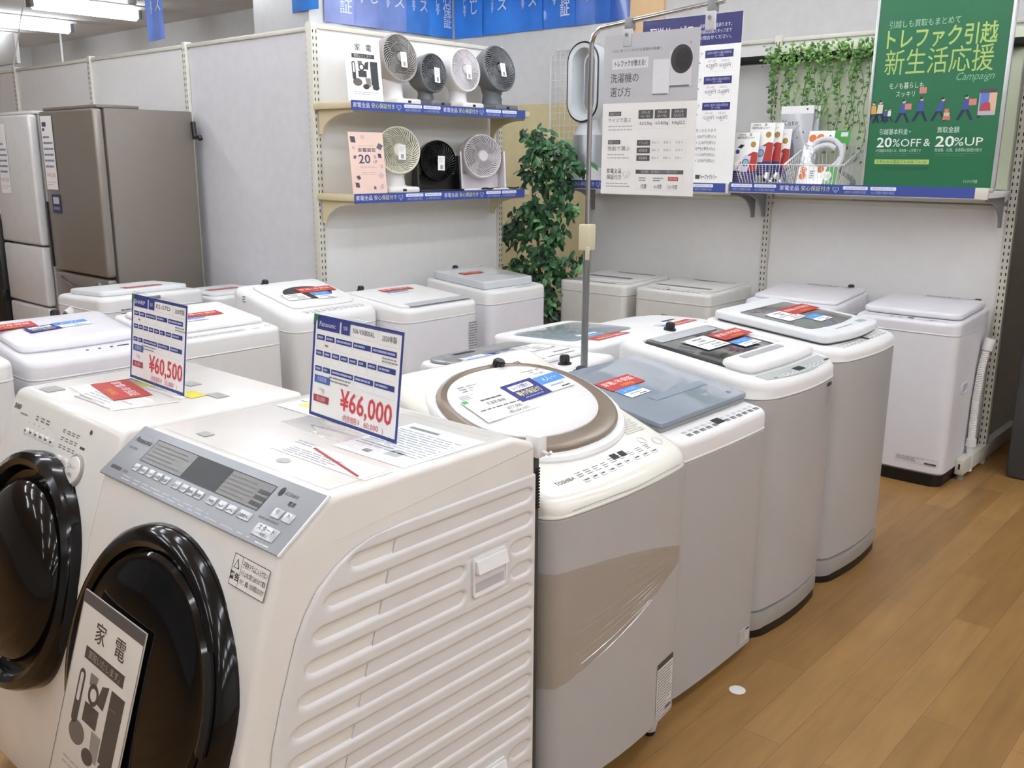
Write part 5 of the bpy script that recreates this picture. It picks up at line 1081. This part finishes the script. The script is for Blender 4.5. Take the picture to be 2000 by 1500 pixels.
b.shape(f, [(u0+.006, v0+.02), (u0+.058, v0+.02), (u0+.052, v0+.058), (u0+.03, v0+.062), (u0+.012, v0+.05)], '#b3454f', 3); b.rect(f, u0+.0, v0-.012, u0+.014, v0, '#26302c', 3)
b.build('poster_print', GP)

# ------------------------------------------------------------------ baskets of accessories on the far shelf
def basket(x0, x1, label):
    t = thing('wire_basket', label, 'basket', ((x0+x1)/2, 5.2, 1.4905), 0, 'white wire baskets on the far shelf'); z0 = 1.494; yf_, yb, zf, zb = 5.072, 5.35, 1.615, 1.725
    b = MB(); r = .0022
    b.tube([(x0, yf_, zf), (x1, yf_, zf), (x1, yb, zb), (x0, yb, zb), (x0, yf_, zf)], .003, WHITE, 6)
    n = 14
    i0, i1, ya, yc = x0+.03, x1-.03, yf_+.03, yb-.02
    for k in range(n+1):
        s = k/n; b.tube([(x0+(x1-x0)*s, yf_, zf), (i0+(i1-i0)*s, ya, z0), (i0+(i1-i0)*s, yc, z0), (x0+(x1-x0)*s, yb, zb)], r*.8, WHITE, 4, False)
    for k in range(1, 12):
        s = k/12; y = yf_+(yb-yf_)*s; z = zf+(zb-zf)*s; yy = ya+(yc-ya)*s; b.tube([(x0, y, z), (i0, yy, z0), (i1, yy, z0), (x1, y, z)], r*.8, WHITE, 4, False)
    b.tube([(i0, ya, z0), (i1, ya, z0), (i1, yc, z0), (i0, yc, z0), (i0, ya, z0)], r, WHITE, 5); wp(b, 'wire_frame', t); return t
basket(-2.775, -2.47, 'white wire basket with the red and white packets, left of the two baskets'); basket(-2.465, -2.125, 'white wire basket with the hose coil pack, right of the two baskets')
def packet(fr, label, front):
    w, h = .15, .30; b = MB().box((-w/2, 0, 0), (w/2, h, .006), PAPER, .001); f = Fr((0, 0, .006), (1, 0, 0), (0, 1, 0))
    b.rect(f, -w/2, 0, w/2, .08, '#27306f', 1); b.bars(f, -.06, .01, .06, .07, 5, '#8a6f78', 2, 4, .4, 4)
    b.shape(f, [(.01, .08), (w/2, .08), (w/2, .185), (.045, .19), (.01, .17)], '#b5362e', 1); b.shape(f, [(-.025, .075), (.02, .075), (.035, .165), (-.01, .17)], '#cfd3ea', 2); b.ring(f, .004, .128, .022, .017, '#4a5068', 3); b.disc(f, .004, .128, .017, '#8fb7c9', 3)
    b.shape(f, [(-.055, .075), (-.05, .075), (-.02, .13), (-.026, .135)], '#c2392f', 2); b.disc(f, .042, .232, .017, '#b08d3e', 2); b.disc(f, -.052, .19, .013, '#4a3f86', 2); b.disc(f, -.035, .225, .026, '#efefef', 2); b.shape(f, [(-.055, .215), (-.03, .208), (-.012, .228), (-.035, .232)], '#2a2a2c', 3)
    b.text(f, '全機種対応', -.06, .283, .009, '#3a3a3c', 'l', .05, 1); b.text(f, '洗濯機用防振ゴムマット', -.065, .265, .011, '#2c2c2e', 'l', .11, 1, .01); b.ring(f, .02, .288, .007, .004, '#3a3a3c', 2)
    return flat(b, 'accessory_packet', fr, label, 'packet', 'red and white accessory packets in the left basket')
for i, nme in enumerate(('front red and white accessory packet, nearest in the left basket', 'second red and white packet behind the front one in the left basket', 'third red and white packet in the left basket', 'rearmost red and white packet in the left basket')):
    packet(Fr((-2.705+.04*i-(.035 if i == 0 else 0), 5.115+.028*i, 1.4975), (1, .06, 0), (-.02, .12, 1)).at(0, (0, .055, .055, .02)[i] if i else 0), nme, i == 0)
GRYP = mat('bag_grey', '#bcbdc2', .25, coat=.3)
def kate(fr, label):
    w, h = .2, .45; b = MB().box((-w/2, 0, 0), (w/2, h, .012), GRYP, .004); f = Fr((0, 0, .012), (1, 0, 0), (0, 1, 0))
    b.rect(f, -w/2, h-.045, w/2, h-.001, '#efefee', 1); b.disc(f, .06, h-.02, .006, '#5a5a5e', 2); b.text(f, 'Kate', -.035, h-.11, .032, '#77777c', 'c', .1, 1); b.rect(f, -.09, h-.145, -.045, h-.13, '#c2443c', 1); b.text(f, 'Kate', -.0675, h-.142, .008, '#f0d9d6', 'c', None, 2)
    b.shape(f, [(-.04, .1), (.0, .09), (-.0, .2), (-.05, .29)], '#77787e', 1); b.shape(f, [(.0, .08), (.02, .1), (.0, .23), (-.03, .3)], '#8b8c92', 2)
    b.tube([f.P(.03+.05*cos(a), .22+.12*sin(a), .001) for a in [pi*.5+pi*k/12 for k in range(13)]], .0012, ink('#8d8e94'), 4); b.disc(f, .05, .3, .005, '#4a4b50', 1); b.disc(f, .015, .27, .004, '#4a4b50', 1)
    return flat(b, 'grey_accessory_bag', fr, label, 'packet', 'grey clear-topped accessory bags')
kate(Fr((-2.52, 5.275, 1.4975), (1, .02, 0), (.0, .1, 1)), 'front grey accessory bag with white header, tallest in the left basket')
kate(Fr((-2.495, 5.302, 1.4975), (1, .02, 0), (.0, .1, 1)), 'rear grey accessory bag standing just behind the tallest front one')
for x, y, lb in ((-2.575, 5.13, 'chrome hose fitting at the left in the basket bottom'), (-2.525, 5.15, 'chrome hose fitting at the right in the basket bottom')):
    b = MB().lathe([(.01, 0), (.022, .004), (.022, .02), (.014, .026), (.014, .045), (.02, .05), (.02, .06), (.008, .062)], CHROME, Fr((0, 0, 0), (1, 0, 0), (0, .6, .8)), 18)
    o = b.build('hose_fitting'); o.location = (x, y, 1.52); tag(o, lb, 'fitting', 'chrome hose fittings')
HP = thing('hose_coil_pack', 'white hose coil packed with green and orange header card in the right basket', 'hose pack', (-2.29, 5.2, 1.5))
hf = Fr((0, -.03, 0), (1, .02, 0), (.06, .3, 1))
b = MB().box((-.12, .235, 0), (.12, .315, .003), PAPER, 0, hf); g = hf.at(0, 0, .003); b.rect(g, .03, .235, .12, .315, '#3f9b3a', 1); b.disc(g, -.095, .272, .022, '#d9752f', 1); b.disc(g, -.05, .275, .022, '#d9752f', 1); b.disc(g, .005, .285, .005, '#55555a', 2); b.rect(g, .065, .28, .105, .305, '#dcdcdc', 2); b.build('header_card', HP)
b = MB(); P = [hf.P(.0+.1*cos(a), .125+.1*sin(a)+.002*k, .012+.0*k) for k, a in enumerate([2*pi*j/36*1.9+1 for j in range(37)])]; b = hose(P, .016, mat('hose_white', '#d5d6d8', .35), .012); b.build('hose_coil', HP)
b = MB().box((-.13, .0, .03), (.1, .1, .033), PAPER, 0, hf); g = hf.at(0, 0, .0332); b.shape(g, [(.02, .0), (.1, .0), (.1, .1), (.035, .1)], '#4d9a45', 1)
for u, v in ((-.1, .08), (-.1, .045), (.0, .085)): b.disc(g, u, v, .02, '#d9752f', 2)
b.disc(g, .045, .05, .024, '#e9efe4', 2); b.text(g, '1', .045, .042, .018, '#c2443c', 'c', None, 3); b.bars(g, -.06, .03, -.03, .08, 4, '#8b8d90', 2, 3, .5, 1); b.build('insert_card', HP)
MB().box((-.125, .005, .034), (.115, .235, .0346), FILM, 0, hf).build('clear_bag', HP)
b = hose([(-2.17+.03*cos(a), 5.25+.05*sin(a), 1.505+.012*k) for k, a in enumerate([2*pi*j/12 for j in range(15)])], .015, mat('hose_grey', '#8d8f92', .4), .012); tag(b.build('grey_hose'), 'grey coiled hose at the right end of the right basket', 'hose')

# ------------------------------------------------------------------ vines, bladeless fan, potted tree
tag(MB().box((-2.715, 5.43, 1.495), (-1.39, 5.442, 2.3), mat('green_reflection_tint', '#dfe6cb', .5), .002).build('reflection_board'), 'added board tinted with a green poster reflection behind the hanging vines', 'board')  # added board; its pale green paints in light reflected from the poster
LEAF = [mat('vine_leaf_a', '#5f8a44', .5, noise=.12), mat('vine_leaf_b', '#466b32', .5, noise=.12), mat('vine_leaf_c', '#7aa850', .5, noise=.1)]
def leaf(b, p, d, n, L, w, mt):
    d = d.normalized(); s = d.cross(n).normalized(); n = s.cross(d)
    b.add([p, p+d*L*.35+s*w*.5-n*.1*w, p+d*L*.75+s*w*.36-n*.05*w, p+d*L-n*.15*L, p+d*L*.75-s*w*.36-n*.05*w, p+d*L*.35-s*w*.5-n*.1*w, p+d*L*.5+n*.06*w], [(0, 1, 6), (1, 2, 6), (2, 3, 6), (3, 4, 6), (4, 5, 6), (5, 0, 6)], mt)
def rv(rg): return Vector((rg.gauss(0, 1), rg.gauss(0, 1), rg.gauss(0, 1))).normalized()
for i, (x, ln, bushy) in enumerate(((-2.70, .42, 1), (-2.60, .56, .6), (-2.50, .62, 1), (-2.40, .5, .5), (-2.30, .72, 1), (-2.20, .66, .7), (-2.13, .7, 1))):
    rg = random.Random(40+i); t = thing('hanging_vine', ('first', 'second', 'third', 'fourth', 'fifth', 'sixth', 'seventh')[i]+' trailing green vine from the left, hanging from the rail behind the baskets', 'vine', (x, 5.37, 2.245-ln), 0, 'trailing green vines on the rail')
    st = MB(); lv = MB(); yv = 5.36
    for s in range(4):
        x1 = x+rg.uniform(-.055, .055); L = ln*rg.uniform(.45, 1); P = [Vector((x+rg.uniform(-.03, .03), 5.415, 2.25)), Vector((x+(x1-x)*.5, 5.375, 2.262))]
        for k in range(1, 13): P.append(Vector((x1+.012*sin(k*1.1+s*2), yv-.02*s*.4+rg.uniform(-.006, .006), 2.25-L*k/12)))
        st.tube(P, .0016, LEAF[1], 4)
        for k, p in enumerate(P[1:]):
            for _ in range(2 if k > 3 else 4): 
                d = Vector((rg.gauss(0, 1), -abs(rg.gauss(0, .6)), rg.gauss(-.2, .7))); leaf(lv, p+Vector((0, 0, rg.uniform(-.02, .02))), d, Vector((0, -1, .5))+rv(rg)*.4, rg.uniform(.016, .028), rg.uniform(.013, .022), rg.choice(LEAF))
    for k in range(int(45*bushy)):
        p = Vector((x+rg.gauss(0, .045), 5.37+rg.uniform(-.035, .03), 2.245+rg.uniform(-.06, .05))); leaf(lv, p, Vector((rg.gauss(0, 1), -abs(rg.gauss(0, .8)), rg.gauss(.3, .8))), Vector((0, -1, .6))+rv(rg)*.4, rg.uniform(.02, .034), rg.uniform(.012, .02), rg.choice((LEAF[2], LEAF[2], LEAF[0])))
    wp(st, 'stems', t); wp(lv, 'leaves', t, smooth=0)

BFN = thing('bladeless_fan', 'silver bladeless tower fan with black rimmed oval ring on the far shelf', 'fan', (-4.0, 5.26, 1.4835))
bf = Fr((0, 0, 0), (1, 0, 0), (0, 1, 0)); sv = mat('fan_silver', '#a5a7ab', .3, metal=.5)
MB().lathe([(.105, 0), (.108, .01), (.105, .09), (.104, .1)], mat('fan_base_pale', '#c9cacc', .35), bf, 32).lathe([(.106, .101), (.102, .31), (.1, .315)], sv, bf, 32).lathe([(.095, .3152), (.075, .36), (.06, .42)], mat('fan_base_pale'), bf, 32).build('base', BFN)
of = Fr((0, -.02, .655), (1, 0, 0), (0, 0, 1))
def oval(i, h, n=40): return [of.P(u, v, h) for u, v in rrect(-.125+i, -.25+i, .125-i, .25-i, .125-i, n//4)]
MB().loft([oval(.0, -.07), oval(-.006, -.03), oval(-.006, .05), oval(.0, .058), oval(.03, .05), oval(.045, -.02), oval(.04, -.07), oval(.0, -.07)], mat('ring_pale_grey', '#d0d3d6', .3), False, False).build('ring', BFN)
MB().loft([oval(-.0055, .0495), oval(-.009, .054), oval(-.002, .0605), oval(.003, .0575)], BLACK, False, False).build('rim', BFN)
MB().loft([[of.P(u, v, h) for u, v in rrect(-.07, -.19, .07, .19, .07, 8)] for h in (-.062, -.066)], mat('fan_inner_panel', '#8f9296', .35)).build('inner_panel', BFN)

TR = thing('potted_tree', 'leafy artificial ficus tree in a tall dark pot in the corner', 'plant', (-4.03, 4.88, 0)); tp = Fr((-4.03, 4.88, 0), (1, 0, 0), (0, 1, 0))
wp(MB().lathe([(.075, 0), (.08, .01), (.1, .6), (.105, .605), (.105, .63), (.092, .63), (.09, .6), (.01, .6)], mat('pot_olive_brown', '#4d4330', .5), tp, 28), 'pot', TR)
rg = random.Random(11); tk = MB(); lf = MB(); FL = [mat('ficus_leaf_a', '#24482a', .35, noise=.15), mat('ficus_leaf_b', '#3a6b40', .35, noise=.15), mat('ficus_leaf_c', '#6f9a62', .4, noise=.12)]
bark = mat('bark_brown', '#4a382a', .7, noise=.15); base = Vector((-4.03, 4.88, .6))
def branch(p, q, r, sag=.0): 
    m = p.lerp(q, .5)+Vector((rg.uniform(-.03, .03), rg.uniform(-.02, .02), .04+sag)); P = [p, p.lerp(m, .5)+Vector((0, 0, .01)), m, m.lerp(q, .5)+Vector((0, 0, .012)), q]; tk.tube(P, [r, r*.85, r*.7, r*.55, r*.35], bark, 6); return P
trunks = [[base, Vector((-4.06, 4.9, 1.0)), Vector((-4.1, 4.96, 1.35)), Vector((-4.13, 5.0, 1.68))], [base+Vector((.02, .02, 0)), Vector((-4.16, 4.95, .9)), Vector((-4.2, 4.98, 1.1)), Vector((-4.27, 5.0, 1.4))]]
for tr in trunks: tk.tube(tr, [.014, .012, .01, .007], bark, 8)
ends = [(-4.27, 5.0, 1.83), (-4.2, 4.98, 1.78), (-4.05, 4.98, 1.72), (-3.9, 4.95, 1.68), (-3.8, 4.94, 1.62), (-4.0, 4.97, 1.58), (-4.22, 4.95, 1.66), (-4.3, 4.95, 1.53), (-4.1, 4.93, 1.45), (-3.95, 4.9, 1.36), (-3.84, 4.92, 1.32), (-4.22, 4.92, 1.32), (-4.36, 4.97, 1.25),
        (-4.5, 4.99, 1.18), (-4.56, 5.0, 1.1), (-4.08, 4.88, 1.24), (-3.94, 4.88, 1.17), (-4.32, 4.96, 1.1), (-4.45, 5.0, .92), (-4.35, 4.98, .86), (-4.12, 4.9, 1.0), (-3.98, 4.86, .95), (-3.87, 4.88, .88), (-4.03, 4.86, .82), (-4.18, 4.94, .86), (-3.78, 4.9, .98), (-3.96, 4.8, .72), (-4.0, 4.8, .64), (-4.2, 4.94, 1.2), (-3.93, 4.94, 1.5), (-4.15, 4.96, 1.57), (-4.02, 4.88, 1.08)]
for e in ends:
    e = Vector(e); cand = [tr[i].lerp(tr[i+1], k/4) for tr in trunks for i in range(3) for k in range(4)]; s = min(cand, key=lambda c: (c-e).length+max(0, c.z-e.z)*.8)
    P = branch(s, e, .005)
    for _ in range(30):
        p = P[2].lerp(e, rg.random()**.6)+rv(rg)*rg.uniform(.0, .09); p.y = max(p.y, 4.79); d = Vector((rg.gauss(0, .8), rg.gauss(-.2, .5), rg.gauss(-.7, .5)))
        leaf(lf, p, d, Vector((.3, -.7, .7))+rv(rg)*.5, rg.uniform(.06, .095), rg.uniform(.03, .046), FL[0] if rg.random() < .5 else (FL[1] if rg.random() < .75 else FL[2]))
wp(tk, 'trunk', TR); wp(lf, 'foliage', TR, smooth=0)
